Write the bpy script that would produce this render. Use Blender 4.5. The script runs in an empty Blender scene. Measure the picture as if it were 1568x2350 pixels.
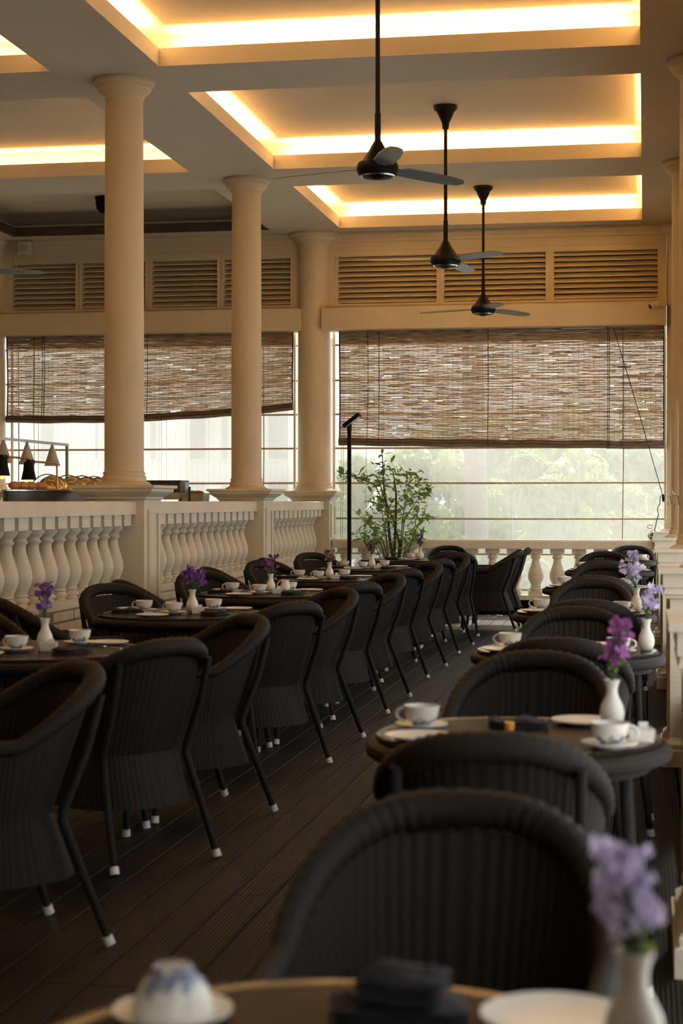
import bpy, bmesh, math, random
from mathutils import Vector, Matrix
random.seed(11)
C = bpy.context.scene
COL = C.collection
PI = math.pi
# ------------------------------------------------------------------ camera
FPX = 3967.0; H = 1.40; VPX = 1481.0; HORY = 1150.0
TH = math.atan((VPX-784.0)/FPX); SN = math.sin(TH); CS = math.cos(TH)
cd = bpy.data.cameras.new('camera'); cam = bpy.data.objects.new('camera', cd); COL.objects.link(cam)
cam.location = (0, 0, H); cam.rotation_euler = (PI/2, 0, TH)
cd.sensor_fit = 'VERTICAL'; cd.sensor_height = 36.0; cd.lens = FPX/2350.0*36.0
cd.shift_y = -(1175.0-HORY)/2350.0
cd.clip_start = 0.05; cd.clip_end = 400
cd.dof.use_dof = True; cd.dof.focus_distance = 16.5; cd.dof.aperture_fstop = 4.2
C.camera = cam
# ------------------------------------------------------------------ world + exposure
W = bpy.data.worlds.new('World'); C.world = W; W.use_nodes = True
bg = W.node_tree.nodes['Background']; bg.inputs[0].default_value = (0.97, 0.985, 1.0, 1); bg.inputs[1].default_value = 1.65
C.view_settings.view_transform = 'Standard'; C.view_settings.look = 'None'
C.view_settings.exposure = 0.22; C.view_settings.gamma = 1.0; C.view_settings.use_curve_mapping = False
sl = bpy.data.lights.new('sun', 'SUN'); sl.energy = 8.5; sl.angle = math.radians(6); sl.color = (1, .96, .88)
so = bpy.data.objects.new('sun', sl); COL.objects.link(so); so.rotation_euler = (math.radians(-45), 0, math.radians(-8))   # high sun beyond the far windows
COVE_W = 19.5          # watts per metre of cove strip
COVE_COL = (1.0, 0.63, 0.285)

def area_light(name, loc, rot, sx, sy, power, color):
    l = bpy.data.lights.new(name, 'AREA'); l.shape = 'RECTANGLE'; l.size = sx; l.size_y = sy
    l.energy = power; l.color = color
    o = bpy.data.objects.new(name, l); COL.objects.link(o); o.location = loc; o.rotation_euler = rot
    return o

# world <-> photograph measuring helpers (real planes only)
def xw(px, Y):
    o = px-VPX
    return o*CS*CS*Y/FPX/(1+o*CS*SN/FPX)
def dep(X, Y): return -X*SN+Y*CS
def zw(py, X, Y): return H+(HORY-py)*dep(X, Y)/FPX
def at(px, py, z):
    d = (H-z)*FPX/(py-HORY); X = (px-VPX)/FPX*d*CS
    return X, (d+X*SN)/CS
def yd(d, X): return (d+X*SN)/CS

# ------------------------------------------------------------------ materials
def lin(r, g, b):
    f = lambda c: (c/255/12.92 if c/255 <= .04045 else ((c/255+.055)/1.055)**2.4)
    return (f(r), f(g), f(b), 1)
def nmat(name):
    m = bpy.data.materials.new(name); m.use_nodes = True
    nt = m.node_tree; b = nt.nodes['Principled BSDF']
    return m, nt, b
def noisy(name, c1, c2, rough=.6, scale=4, bump=0.0, bscale=60, metal=0, spec=.5, stretch=None, detail=4, coat=0):
    m, nt, b = nmat(name)
    tc = nt.nodes.new('ShaderNodeTexCoord'); mp = nt.nodes.new('ShaderNodeMapping')
    nt.links.new(tc.outputs['Object'], mp.inputs[0])
    if stretch: mp.inputs['Scale'].default_value = stretch
    n = nt.nodes.new('ShaderNodeTexNoise'); n.inputs['Scale'].default_value = scale; n.inputs['Detail'].default_value = detail
    nt.links.new(mp.outputs[0], n.inputs['Vector'])
    r = nt.nodes.new('ShaderNodeValToRGB'); r.color_ramp.elements[0].position = .3; r.color_ramp.elements[1].position = .7
    r.color_ramp.elements[0].color = c1; r.color_ramp.elements[1].color = c2
    nt.links.new(n.outputs[0], r.inputs[0]); nt.links.new(r.outputs[0], b.inputs['Base Color'])
    b.inputs['Roughness'].default_value = rough; b.inputs['Metallic'].default_value = metal
    b.inputs['Specular IOR Level'].default_value = spec; b.inputs['Coat Weight'].default_value = coat
    if bump > 0:
        n2 = nt.nodes.new('ShaderNodeTexNoise'); n2.inputs['Scale'].default_value = bscale; n2.inputs['Detail'].default_value = 3
        nt.links.new(mp.outputs[0], n2.inputs['Vector'])
        bp = nt.nodes.new('ShaderNodeBump'); bp.inputs['Strength'].default_value = bump; bp.inputs['Distance'].default_value = .01
        nt.links.new(n2.outputs[0], bp.inputs['Height']); nt.links.new(bp.outputs[0], b.inputs['Normal'])
    return m
M = {}
M['plaster'] = noisy('cream_plaster', (.56, .46, .30, 1), (.62, .515, .345, 1), .62, 1.6, .15, 40)
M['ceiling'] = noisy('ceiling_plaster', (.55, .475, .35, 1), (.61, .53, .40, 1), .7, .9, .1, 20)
M['cove'] = noisy('cove_wall_dimmed', (.34, .29, .20, 1), (.38, .325, .225, 1), .7, .9, .1, 20)  # ceiling plaster darkened on the recess walls to tone down the strip glow
M['stone'] = noisy('cream_cast_stone', (.61, .55, .42, 1), (.71, .645, .50, 1), .6, 3, .25, 50)
M['brick'] = noisy('cream_painted_brick', (.52, .43, .31, 1), (.66, .57, .43, 1), .75, 5, .5, 45)
M['brickred'] = noisy('brown_brick', (.16, .085, .045, 1), (.30, .19, .11, 1), .8, 5, .6, 45)
M['mortar'] = noisy('mortar', (.36, .31, .24, 1), (.44, .38, .30, 1), .85, 8, .3, 50)
M['dark'] = noisy('dark_void', (.003, .0027, .0024, 1), (.006, .0054, .0048, 1), .9, spec=.05)
M['plank'] = None
M['black_metal'] = noisy('black_painted_metal', (.004, .0037, .0033, 1), (.008, .0072, .0065, 1), .5, 8, spec=.12)
M['blade'] = noisy('grey_fan_blade', (.10, .12, .125, 1), (.15, .17, .175, 1), .30, 5)
M['steel'] = noisy('brushed_steel', (.50, .49, .46, 1), (.62, .61, .58, 1), .25, 6, metal=1)
M['gold'] = noisy('warm_lid_metal', (.55, .40, .20, 1), (.68, .52, .30, 1), .22, 3, metal=1)
M['copper'] = noisy('copper_pipe', (.45, .22, .10, 1), (.55, .30, .15, 1), .3, 6, metal=1)
M['darksteel'] = noisy('dark_steel', (.03, .028, .026, 1), (.05, .047, .043, 1), .35, 6)
M['greyshade'] = noisy('grey_enamel', (.36, .36, .33, 1), (.42, .42, .39, 1), .4, 6)
M['foot'] = noisy('pale_foot_cap', (.72, .70, .64, 1), (.80, .78, .72, 1), .35, 20)
M['napkin'] = noisy('black_napkin', (.010, .010, .013, 1), (.02, .02, .025, 1), .9, 10, .4, 90)
M['paper'] = noisy('white_card', (.75, .73, .68, 1), (.8, .78, .73, 1), .6)
M['batten'] = noisy('tan_batten', (.36, .24, .13, 1), (.48, .33, .19, 1), .5, 10)
M['cord'] = noisy('dark_cord', (.02, .017, .013, 1), (.035, .03, .024, 1), .7, 30)
M['tancord'] = noisy('tan_cord', (.28, .20, .11, 1), (.36, .27, .16, 1), .7, 30)
M['glassmetal'] = noisy('cutlery_steel', (.6, .58, .54, 1), (.7, .68, .64, 1), .2, 10, metal=1)
M['amber'] = noisy('amber_glass', (.75, .33, .05, 1), (.85, .42, .08, 1), .2, 10)
M['food'] = noisy('browned_food', (.30, .10, .04, 1), (.55, .28, .13, 1), .5, 12, .4, 30)
M['stemgreen'] = noisy('flower_stem', (.05, .09, .03, 1), (.08, .13, .05, 1), .6, 10)
M['bark'] = noisy('plant_bark', (.05, .033, .02, 1), (.10, .07, .045, 1), .8, 12, .4, 60)
M['terracotta'] = noisy('dark_pot', (.03, .027, .025, 1), (.05, .045, .04, 1), .6, 8)
M['soil'] = noisy('soil', (.03, .02, .012, 1), (.05, .035, .02, 1), .95, 20, .5, 60)
M['tabletop'] = noisy('smoked_glass_tabletop', (.020, .015, .012, 1), (.030, .022, .017, 1), .22, 3, spec=.03)
M['tabletop'].node_tree.nodes['Principled BSDF'].inputs['IOR'].default_value = 1.25
M['glint_ring'] = noisy('cove_glint_glass', (.020, .015, .012, 1), (.030, .022, .017, 1), .045, 3, spec=.8)  # glossy glass for the added reflection ring
M['outwall'] = noisy('pale_outdoor_render', (.62, .62, .60, 1), (.70, .70, .67, 1), .8, 2)
M['outglass'] = noisy('outdoor_window_grey', (.20, .23, .24, 1), (.27, .30, .31, 1), .3, 2)
M['ground'] = noisy('pale_paving', (.50, .49, .44, 1), (.58, .57, .52, 1), .8, 1.5)
M['palmbark'] = noisy('palm_bark', (.22, .20, .18, 1), (.34, .31, .28, 1), .9, 5, .6, 20, stretch=(1, 1, 4))

def mat_planks(name, ca, cb):
    m, nt, b = nmat(name)
    tc = nt.nodes.new('ShaderNodeTexCoord'); mp = nt.nodes.new('ShaderNodeMapping'); mp.inputs['Scale'].default_value = (9, .6, 1)
    oi = nt.nodes.new('ShaderNodeObjectInfo')
    nt.links.new(tc.outputs['Object'], mp.inputs[0])
    n = nt.nodes.new('ShaderNodeTexNoise'); n.noise_dimensions = '4D'; n.inputs['Scale'].default_value = 3; n.inputs['Detail'].default_value = 5
    mu = nt.nodes.new('ShaderNodeMath'); mu.operation = 'MULTIPLY'; mu.inputs[1].default_value = 50
    nt.links.new(oi.outputs['Random'], mu.inputs[0]); nt.links.new(mu.outputs[0], n.inputs['W'])
    nt.links.new(mp.outputs[0], n.inputs['Vector'])
    r = nt.nodes.new('ShaderNodeValToRGB'); r.color_ramp.elements[0].position = .3; r.color_ramp.elements[1].position = .72
    r.color_ramp.elements[0].color = ca; r.color_ramp.elements[1].color = cb
    nt.links.new(n.outputs[0], r.inputs[0])
    hs = nt.nodes.new('ShaderNodeHueSaturation'); mr = nt.nodes.new('ShaderNodeMapRange')
    mr.inputs['To Min'].default_value = .7; mr.inputs['To Max'].default_value = 1.4
    nt.links.new(oi.outputs['Random'], mr.inputs[0]); nt.links.new(mr.outputs[0], hs.inputs['Value'])
    nt.links.new(r.outputs[0], hs.inputs['Color']); nt.links.new(hs.outputs[0], b.inputs['Base Color'])
    b.inputs['Roughness'].default_value = .46; b.inputs['Specular IOR Level'].default_value = .14
    # fine anti-slip grooves along the board
    sx = nt.nodes.new('ShaderNodeSeparateXYZ'); nt.links.new(tc.outputs['Object'], sx.inputs[0])
    m1 = nt.nodes.new('ShaderNodeMath'); m1.operation = 'MULTIPLY'; m1.inputs[1].default_value = 2*PI/.0145
    m2 = nt.nodes.new('ShaderNodeMath'); m2.operation = 'SINE'
    nt.links.new(sx.outputs[0], m1.inputs[0]); nt.links.new(m1.outputs[0], m2.inputs[0])
    bp = nt.nodes.new('ShaderNodeBump'); bp.inputs['Strength'].default_value = .6; bp.inputs['Distance'].default_value = .004
    nt.links.new(m2.outputs[0], bp.inputs['Height']); nt.links.new(bp.outputs[0], b.inputs['Normal'])
    return m
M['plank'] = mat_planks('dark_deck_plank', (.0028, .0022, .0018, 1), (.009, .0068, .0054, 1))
M['paleplank'] = mat_planks('pale_deck_plank', (.20, .18, .155, 1), (.34, .31, .27, 1))  # paler boards for the strip before the far wall

def mat_wicker():
    m, nt, b = nmat('dark_woven_wicker')
    uv = nt.nodes.new('ShaderNodeTexCoord')
    sx = nt.nodes.new('ShaderNodeSeparateXYZ'); nt.links.new(uv.outputs['UV'], sx.inputs[0])
    def sine(sock, per):
        a = nt.nodes.new('ShaderNodeMath'); a.operation = 'MULTIPLY'; a.inputs[1].default_value = 2*PI/per
        s = nt.nodes.new('ShaderNodeMath'); s.operation = 'SINE'
        nt.links.new(sock, a.inputs[0]); nt.links.new(a.outputs[0], s.inputs[0]); return s.outputs[0]
    s1 = sine(sx.outputs[0], .0125); s2 = sine(sx.outputs[1], .007)
    mu = nt.nodes.new('ShaderNodeMath'); mu.operation = 'MULTIPLY'; nt.links.new(s1, mu.inputs[0]); nt.links.new(s2, mu.inputs[1])
    mr = nt.nodes.new('ShaderNodeMapRange'); mr.inputs['From Min'].default_value = -1
    nt.links.new(mu.outputs[0], mr.inputs[0])
    mx = nt.nodes.new('ShaderNodeMixRGB'); mx.inputs[1].default_value = (.0085, .0067, .0053, 1); mx.inputs[2].default_value = (.022, .0176, .014, 1)
    nt.links.new(mr.outputs[0], mx.inputs[0]); nt.links.new(mx.outputs[0], b.inputs['Base Color'])
    b.inputs['Roughness'].default_value = .6; b.inputs['Specular IOR Level'].default_value = .2
    bp = nt.nodes.new('ShaderNodeBump'); bp.inputs['Strength'].default_value = .5; bp.inputs['Distance'].default_value = .002
    nt.links.new(mu.outputs[0], bp.inputs['Height']); nt.links.new(bp.outputs[0], b.inputs['Normal'])
    return m
M['wicker'] = mat_wicker()

def mat_china():
    m, nt, b = nmat('white_china_blue_sprig')
    tc = nt.nodes.new('ShaderNodeTexCoord'); sp = nt.nodes.new('ShaderNodeSeparateXYZ'); nt.links.new(tc.outputs['Object'], sp.inputs[0])
    n = nt.nodes.new('ShaderNodeTexNoise'); n.inputs['Scale'].default_value = 55; n.inputs['Detail'].default_value = 3
    nt.links.new(tc.outputs['Object'], n.inputs['Vector'])
    mr = nt.nodes.new('ShaderNodeMapRange'); mr.inputs['From Min'].default_value = .010; mr.inputs['From Max'].default_value = .040
    mr.inputs['To Min'].default_value = .22; mr.inputs['To Max'].default_value = -.15
    nt.links.new(sp.outputs[2], mr.inputs[0])
    ad = nt.nodes.new('ShaderNodeMath'); ad.operation = 'ADD'; nt.links.new(n.outputs[0], ad.inputs[0]); nt.links.new(mr.outputs[0], ad.inputs[1])
    r = nt.nodes.new('ShaderNodeValToRGB'); r.color_ramp.elements[0].position = .56; r.color_ramp.elements[1].position = .66
    r.color_ramp.elements[0].color = (.74, .71, .63, 1); r.color_ramp.elements[1].color = (.20, .23, .32, 1)
    nt.links.new(ad.outputs[0], r.inputs[0]); nt.links.new(r.outputs[0], b.inputs['Base Color'])
    b.inputs['Roughness'].default_value = .22
    return m
M['china'] = mat_china()
M['whitechina'] = noisy('white_china', (.72, .69, .61, 1), (.76, .73, .65, 1), .25, 5)

def mat_vinyl():
    m = bpy.data.materials.new('clear_hazy_vinyl'); m.use_nodes = True; nt = m.node_tree
    nt.nodes.clear(); out = nt.nodes.new('ShaderNodeOutputMaterial')
    tr = nt.nodes.new('ShaderNodeBsdfTransparent'); tr.inputs[0].default_value = (.55, .55, .53, 1)
    tl = nt.nodes.new('ShaderNodeBsdfTranslucent'); tl.inputs[0].default_value = (.66, .66, .62, 1)
    gl = nt.nodes.new('ShaderNodeBsdfGlossy'); gl.inputs['Roughness'].default_value = .15
    tc = nt.nodes.new('ShaderNodeTexCoord'); n = nt.nodes.new('ShaderNodeTexNoise'); n.inputs['Scale'].default_value = 1.3
    nt.links.new(tc.outputs['Object'], n.inputs['Vector'])
    mr = nt.nodes.new('ShaderNodeMapRange'); mr.inputs['To Min'].default_value = .24; mr.inputs['To Max'].default_value = .32
    nt.links.new(n.outputs[0], mr.inputs[0])
    a = nt.nodes.new('ShaderNodeMixShader'); nt.links.new(mr.outputs[0], a.inputs[0])
    nt.links.new(tr.outputs[0], a.inputs[1]); nt.links.new(tl.outputs[0], a.inputs[2])
    b = nt.nodes.new('ShaderNodeMixShader'); b.inputs[0].default_value = .03
    nt.links.new(a.outputs[0], b.inputs[1]); nt.links.new(gl.outputs[0], b.inputs[2])
    nt.links.new(b.outputs[0], out.inputs[0]); return m
M['vinyl'] = mat_vinyl()

def mat_translucent(name, c1, c2, fac, scale, stretch=(1, 1, 1), rough=.6):
    m = noisy(name, c1, c2, rough, scale, stretch=stretch); nt = m.node_tree
    b = nt.nodes['Principled BSDF']; out = nt.nodes['Material Output']
    tl = nt.nodes.new('ShaderNodeBsdfTranslucent'); r = [x for x in nt.nodes if x.type == 'VALTORGB'][0]
    nt.links.new(r.outputs[0], tl.inputs[0]); mx = nt.nodes.new('ShaderNodeMixShader'); mx.inputs[0].default_value = fac
    nt.links.new(b.outputs[0], mx.inputs[1]); nt.links.new(tl.outputs[0], mx.inputs[2]); nt.links.new(mx.outputs[0], out.inputs[0])
    return m
M['reed'] = mat_translucent('split_reed', (.20, .115, .065, 1), (.86, .72, .53, 1), .6, 7, (.9, 1, 22))
M['reedroll'] = mat_translucent('rolled_reed', (.07, .042, .026, 1), (.17, .11, .07, 1), .15, 7, (.9, 1, 22))
M['leaf'] = mat_translucent('plant_leaf', (.12, .20, .04, 1), (.30, .42, .10, 1), .5, 3)
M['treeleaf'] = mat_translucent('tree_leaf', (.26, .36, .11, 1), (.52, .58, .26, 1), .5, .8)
M['stitch'] = mat_translucent('pale_stitching', (.8, .78, .7, 1), (.9, .88, .8, 1), .8, 5)
PET = {}
for k, a, b_ in (('purple', (.22, .07, .34, 1), (.36, .14, .50, 1)), ('magenta', (.30, .07, .27, 1), (.46, .17, .46, 1)),
                 ('lilac', (.56, .50, .74, 1), (.74, .68, .88, 1)), ('pink', (.32, .16, .20, 1), (.45, .25, .30, 1)),
                 ('plum', (.14, .06, .17, 1), (.24, .12, .30, 1))):
    PET[k] = mat_translucent('petal_'+k, a, b_, .3, 30)

# ------------------------------------------------------------------ mesh builder
class MB:
    def __init__(s): s.v = []; s.f = []; s.uv = None
    def grid(s, rows, closed=False, flip=False):
        b = len(s.v); n = len(rows[0])
        for r in rows: s.v += [tuple(p) for p in r]
        for i in range(len(rows)-1):
            for j in range(n if closed else n-1):
                k = (j+1) % n
                q = (b+i*n+j, b+i*n+k, b+(i+1)*n+k, b+(i+1)*n+j)
                s.f.append(q[::-1] if flip else q)
        return b
    def box(s, x0, y0, z0, x1, y1, z1):
        b = len(s.v)
        s.v += [(x0,y0,z0),(x1,y0,z0),(x1,y1,z0),(x0,y1,z0),(x0,y0,z1),(x1,y0,z1),(x1,y1,z1),(x0,y1,z1)]
        for q in ((0,3,2,1),(4,5,6,7),(0,1,5,4),(1,2,6,5),(2,3,7,6),(3,0,4,7)): s.f.append(tuple(b+i for i in q))
        return s
    def lathe(s, prof, n=24, c=(0, 0, 0), square=False, cap=True):
        rows = []
        for r, z in prof:
            row = []
            for i in range(n):
                if square:
                    a = PI/4+i*2*PI/n; rr = r*math.sqrt(2)
                else: a = i*2*PI/n; rr = r
                row.append((c[0]+rr*math.cos(a), c[1]+rr*math.sin(a), c[2]+z))
            rows.append(row)
        b = s.grid(rows, True)
        if cap:
            s.f.append(tuple(range(b, b+n))[::-1]); e = b+(len(prof)-1)*n; s.f.append(tuple(range(e, e+n)))
        return s
    def tube(s, pts, r, n=8, cap=True):
        pts = [Vector(p) for p in pts]; rows = []; ref = None
        for i, p in enumerate(pts):
            t = (pts[min(i+1, len(pts)-1)]-pts[max(i-1, 0)]).normalized()
            if ref is None: ref = Vector((0, 0, 1)) if abs(t.z) < .9 else Vector((1, 0, 0))
            a = t.cross(ref).normalized(); ref = a.cross(t).normalized()
            rr = r[i] if isinstance(r, (list, tuple)) else r
            rows.append([p+rr*(a*math.cos(2*PI*k/n)+ref*math.sin(2*PI*k/n)) for k in range(n)])
        b = s.grid(rows, True, True)
        if cap:
            s.f.append(tuple(range(b, b+n))); e = b+(len(rows)-1)*n; s.f.append(tuple(range(e, e+n))[::-1])
        return s
    def ball(s, c, r, n=10, m=6, sc=(1, 1, 1)):
        rows = [[(c[0]+sc[0]*r*math.sin(PI*i/m)*math.cos(2*PI*j/n), c[1]+sc[1]*r*math.sin(PI*i/m)*math.sin(2*PI*j/n), c[2]-sc[2]*r*math.cos(PI*i/m)) for j in range(n)] for i in range(m+1)]
        s.grid(rows, True); return s
    def mesh(s, name, mat, smooth=True, angle=None):
        me = bpy.data.meshes.new(name); me.from_pydata(s.v, [], s.f); me.materials.append(mat)
        if smooth:
            me.polygons.foreach_set('use_smooth', [True]*len(me.polygons))
            if angle is not None:
                me.set_sharp_from_angle(angle=math.radians(angle))
        if s.uv:
            l = me.uv_layers.new(name='UVMap')
            for lp in me.loops: l.data[lp.index].uv = s.uv[lp.vertex_index]
        me.update(); return me
    def obj(s, name, mat, parent=None, smooth=True, angle=35, loc=(0, 0, 0), rot=(0, 0, 0)):
        return link(name, s.mesh(name, mat, smooth, angle), parent, loc, rot)
def link(name, me, parent=None, loc=(0, 0, 0), rot=(0, 0, 0)):
    o = bpy.data.objects.new(name, me); COL.objects.link(o); o.location = loc; o.rotation_euler = rot
    if parent: o.parent = parent
    return o
def tag(o, label=None, cat=None, group=None, kind=None):
    if label: o['label'] = label
    if cat: o['category'] = cat
    if group: o['group'] = group
    if kind: o['kind'] = kind
    return o
def empty(name, loc=(0, 0, 0), rz=0, label=None, cat=None, group=None):
    o = bpy.data.objects.new(name, None); COL.objects.link(o); o.location = loc; o.rotation_euler = (0, 0, rz)
    o.empty_display_size = .1
    return tag(o, label, cat, group)
def children(o): return [c for c in COL.objects if c.parent == o]
def copy_tree(o, kids, loc=None, rz=None, label=None, group=None):
    """kids: nested list [(child, [(grandchild, [])...])]"""
    r = o.copy(); COL.objects.link(r)
    if loc is not None: r.location = loc
    if rz is not None: r.rotation_euler = (0, 0, rz)
    if label: r['label'] = label
    if group: r['group'] = group
    def rec(ks, par):
        for k, sub in ks:
            c = k.copy(); COL.objects.link(c); c.parent = par; rec(sub, c)
    rec(kids, r); return r
ORD = ['first', 'second', 'third', 'fourth', 'fifth', 'sixth', 'seventh', 'eighth']
def bez(p0, p1, p2, n): return [tuple((1-t)**2*a+2*t*(1-t)*b+t*t*c for a, b, c in zip(p0, p1, p2)) for t in [i/n for i in range(n+1)]]

# ------------------------------------------------------------------ dimensions
ZC = H+3.357            # soffit
LIP = .14; REC = .20; ZU = ZC+.30
YW = 21.35              # far wall plane
XCOL = -4.10            # left colonnade line
XR = .43                # right colonnade line
MAINX = (-3.70, -.035); LEFTX = (-7.91, -4.575)
BAYS = [(4.9, 8.35), (9.25, 12.90), (13.77, 17.10), (18.07, 20.92)]
X0, X1, Y0, Y1 = -9.2, .95, -2.6, YW+.3

# ------------------------------------------------------------------ setting: ceiling with light coves
mb = MB(); xs = [X0, LEFTX[0], LEFTX[1], MAINX[0], MAINX[1], X1]
ys = [Y0]+[y for b in BAYS for y in b]+[Y1]
for i in range(len(xs)-1):
    for j in range(len(ys)-1):
        hole = (i in (1, 3)) and (j % 2 == 1)
        if not hole: mb.box(xs[i], ys[j], ZC, xs[i+1], ys[j+1], ZC+LIP)
# merge-looking: a roof slab over everything
mb.box(X0, Y0, ZU+.002, X1, Y1, ZU+.25)
tag(mb.obj('ceiling', M['ceiling'], smooth=False), kind='structure')
mb = MB()
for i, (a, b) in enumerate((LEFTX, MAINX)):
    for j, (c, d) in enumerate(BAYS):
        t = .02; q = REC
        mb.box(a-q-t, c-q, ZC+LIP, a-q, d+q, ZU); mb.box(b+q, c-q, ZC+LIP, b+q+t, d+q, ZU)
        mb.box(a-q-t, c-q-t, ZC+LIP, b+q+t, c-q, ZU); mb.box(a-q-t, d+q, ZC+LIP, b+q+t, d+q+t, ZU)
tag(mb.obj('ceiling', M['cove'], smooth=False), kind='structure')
def cove(a, b, c, d, sides='NSEW', gaps=(0, 0), pw=1.0):
    z = ZC+LIP+.015; q = .045; k = math.radians(128)
    lx = b-a-.16; ly = d-c-.16
    if 'N' in sides: area_light('cove_light', ((a+b)/2, d+q, z), (k, 0, 0), lx, .03, COVE_W*lx*pw, COVE_COL)
    if 'S' in sides: area_light('cove_light', ((a+b)/2, c-q, z), (k, 0, PI), lx, .03, COVE_W*lx*pw, COVE_COL)
    if 'W' in sides: area_light('cove_light', (a-q, (c+d)/2, z), (k, 0, PI/2), ly, .03, COVE_W*ly*pw, COVE_COL)
    if 'E' in sides: area_light('cove_light', (b+q, (c+d)/2, z), (k, 0, -PI/2), ly, .03, COVE_W*ly*pw, COVE_COL)
for (c, d) in BAYS: cove(MAINX[0], MAINX[1], c, d)
for (c, d) in BAYS[:3]: cove(LEFTX[0], LEFTX[1], c, d, pw=.5)
# dark moulding round the unlit far-left coffer
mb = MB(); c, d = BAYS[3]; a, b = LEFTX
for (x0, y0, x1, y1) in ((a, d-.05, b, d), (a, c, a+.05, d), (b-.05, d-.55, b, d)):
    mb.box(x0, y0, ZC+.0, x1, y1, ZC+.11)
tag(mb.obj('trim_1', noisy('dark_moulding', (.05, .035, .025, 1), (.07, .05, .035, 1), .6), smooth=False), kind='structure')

# ------------------------------------------------------------------ floor
mb = MB(); mb.box(X0, Y0, -.30, X1, YW+.25, -.030)
floor = tag(mb.obj('floor', M['dark'], smooth=False), kind='structure')
pw = .146; rows = int((.16+4.0)/pw)
pl_mesh = {}
def plank_mesh(L, mk='plank'):
    k = (round(L, 2), mk)
    if k not in pl_mesh:
        m_ = MB(); w = pw/2-.0035; z = 0; e = .003; L2 = k[0]/2-.002
        prof = [(-w, -.028), (-w, -e), (-w+e, 0), (w-e, 0), (w, -e), (w, -.028)]
        m_.grid([[(x, -L2, zz) for x, zz in prof], [(x, L2, zz) for x, zz in prof]], True, True)
        m_.f.append((0, 1, 2, 3, 4, 5)); m_.f.append((11, 10, 9, 8, 7, 6))
        pl_mesh[k] = m_.mesh('plank', M[mk], False)
    return pl_mesh[k]
for i in range(rows):
    x = .16-pw*(i+.5); y = Y0+1.4; first = random.choice((1.2, 2.4, 3.6, 4.8)) 
    L = first
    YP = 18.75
    while y < YP-.02:
        L = min(L, YP-y)
        if YP-y-L < .5: L = YP-y
        link('plank', plank_mesh(L), floor, (x, y+L/2, 0)); y += L; L = 4.8
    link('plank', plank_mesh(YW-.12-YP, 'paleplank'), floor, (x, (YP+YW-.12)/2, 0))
mb = MB(); mb.box(X0, Y0, -.03, -4.02, YW, -.002); mb.box(.17, Y0, -.03, X1, YW, -.004); mb.box(-4.02, Y0, -.03, .17, Y0+1.4, -.002)
tag(mb.obj('trim_2', noisy('dark_floor_border', (.03, .025, .02, 1), (.05, .04, .032, 1), .7), smooth=False), kind='structure')

# ------------------------------------------------------------------ far wall
def wall_section(name, px0, px1, panels, nsl):
    xa, xb = xw(px0, YW), xw(px1, YW)
    zt, zb = 4.46, 3.87
    mb = MB(); y0, y1 = YW-.02, YW+.10
    mb.box(xa, y0, 3.78, xb, y1, zb); mb.box(xa, y0, zt, xb, y1, ZC)
    edges = [xa]
    for a, b in panels: edges += [xw(a, YW), xw(b, YW)]
    edges.append(xb)
    for k in range(0, len(edges), 2): mb.box(edges[k], y0, zb, edges[k+1], y1, zt)
    # mouldings
    mb.box(xa, y0-.05, ZC-.07, xb, y0, ZC-.002); mb.box(xa, y0-.025, ZC-.12, xb, y0, ZC-.07); mb.box(xa, y0-.012, zt+.07, xb, y0, zt+.09)
    w = tag(mb.obj(name, M['plaster'], smooth=False), kind='structure')
    bk = MB(); bk.box(xa, y1+.02, zb-.05, xb, y1+.04, zt+.05); bk.obj('backing_board', M['dark'], w, smooth=False)  # dark board added behind the slats to stop daylight between them
    for a, b in panels:
        x0, x1 = xw(a, YW), xw(b, YW); hh = (zt-zb)/nsl
        fr = MB()
        for (q0, r0, q1, r1) in ((x0-.03, zb-.03, x1+.03, zb), (x0-.03, zt, x1+.03, zt+.03), (x0-.03, zb, x0, zt), (x1, zb, x1+.03, zt)):
            fr.box(q0, y0-.012, r0, q1, y0, r1)
        fr.obj('louvre_frame', M['plaster'], w, smooth=False)
        sm = MB(); L = x1-x0; t = .010
        pr = [(-.040, hh*.62), (-.034, hh*.62+t), (.04, -.3*hh+t), (.04, -.3*hh)]   # blade tips down to the outside
        pr = [(-.025, -.018), (-.025, -.004), (.055, .050), (.055, .036)]
        sm.grid([[(-L/2, y, z) for y, z in pr], [(L/2, y, z) for y, z in pr]], True); sm.f += [(0, 1, 2, 3), (7, 6, 5, 4)]
        me = sm.mesh('louvre_slat', M['plaster'], False)
        for k in range(nsl): link('louvre_slat', me, w, ((x0+x1)/2, YW+.02, zb+hh*(k+.45)))
    return w
wall_section('wall_back', 757, 1531, [(777, 1003), (1020, 1253), (1272, 1510)], 9)
wall_section('wall_back_left', -260, 690, [(-210, -20), (30, 175), (190, 335), (350, 500), (515, 668)], 9)
def lintel(px0, px1, n):
    mb = MB(); mb.box(xw(px0, YW-.2), YW-.22, 3.53, xw(px1, YW-.2), YW+.10, 3.80)
    tag(mb.obj('trim_%d' % n, M['plaster'], smooth=False), kind='structure')
lintel(738, 1530, 3); lintel(-260, 691, 4)
# room shell out of view (behind camera and the far side of the left hall), then an added daylight board
mb = MB(); mb.box(X0-.2, Y0, 0, X0, YW+.2, ZC+.1); tag(mb.obj('wall_left', M['plaster'], smooth=False), kind='structure')
mb = MB(); mb.box(X0, Y0-.2, 0, X1, Y0, ZC+.1); tag(mb.obj('wall_behind', M['plaster'], smooth=False), kind='structure')
mb = MB(); mb.box(.40, Y0, 2.35, .46, YW+.1, ZC); tag(mb.obj('trim_5', M['plaster'], smooth=False), kind='structure')  # added board out of view, cuts daylight from the right openings
mb = MB(); mb.box(-4.30, Y0, ZC-.004, -3.90, YW, ZC-.001)

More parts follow.
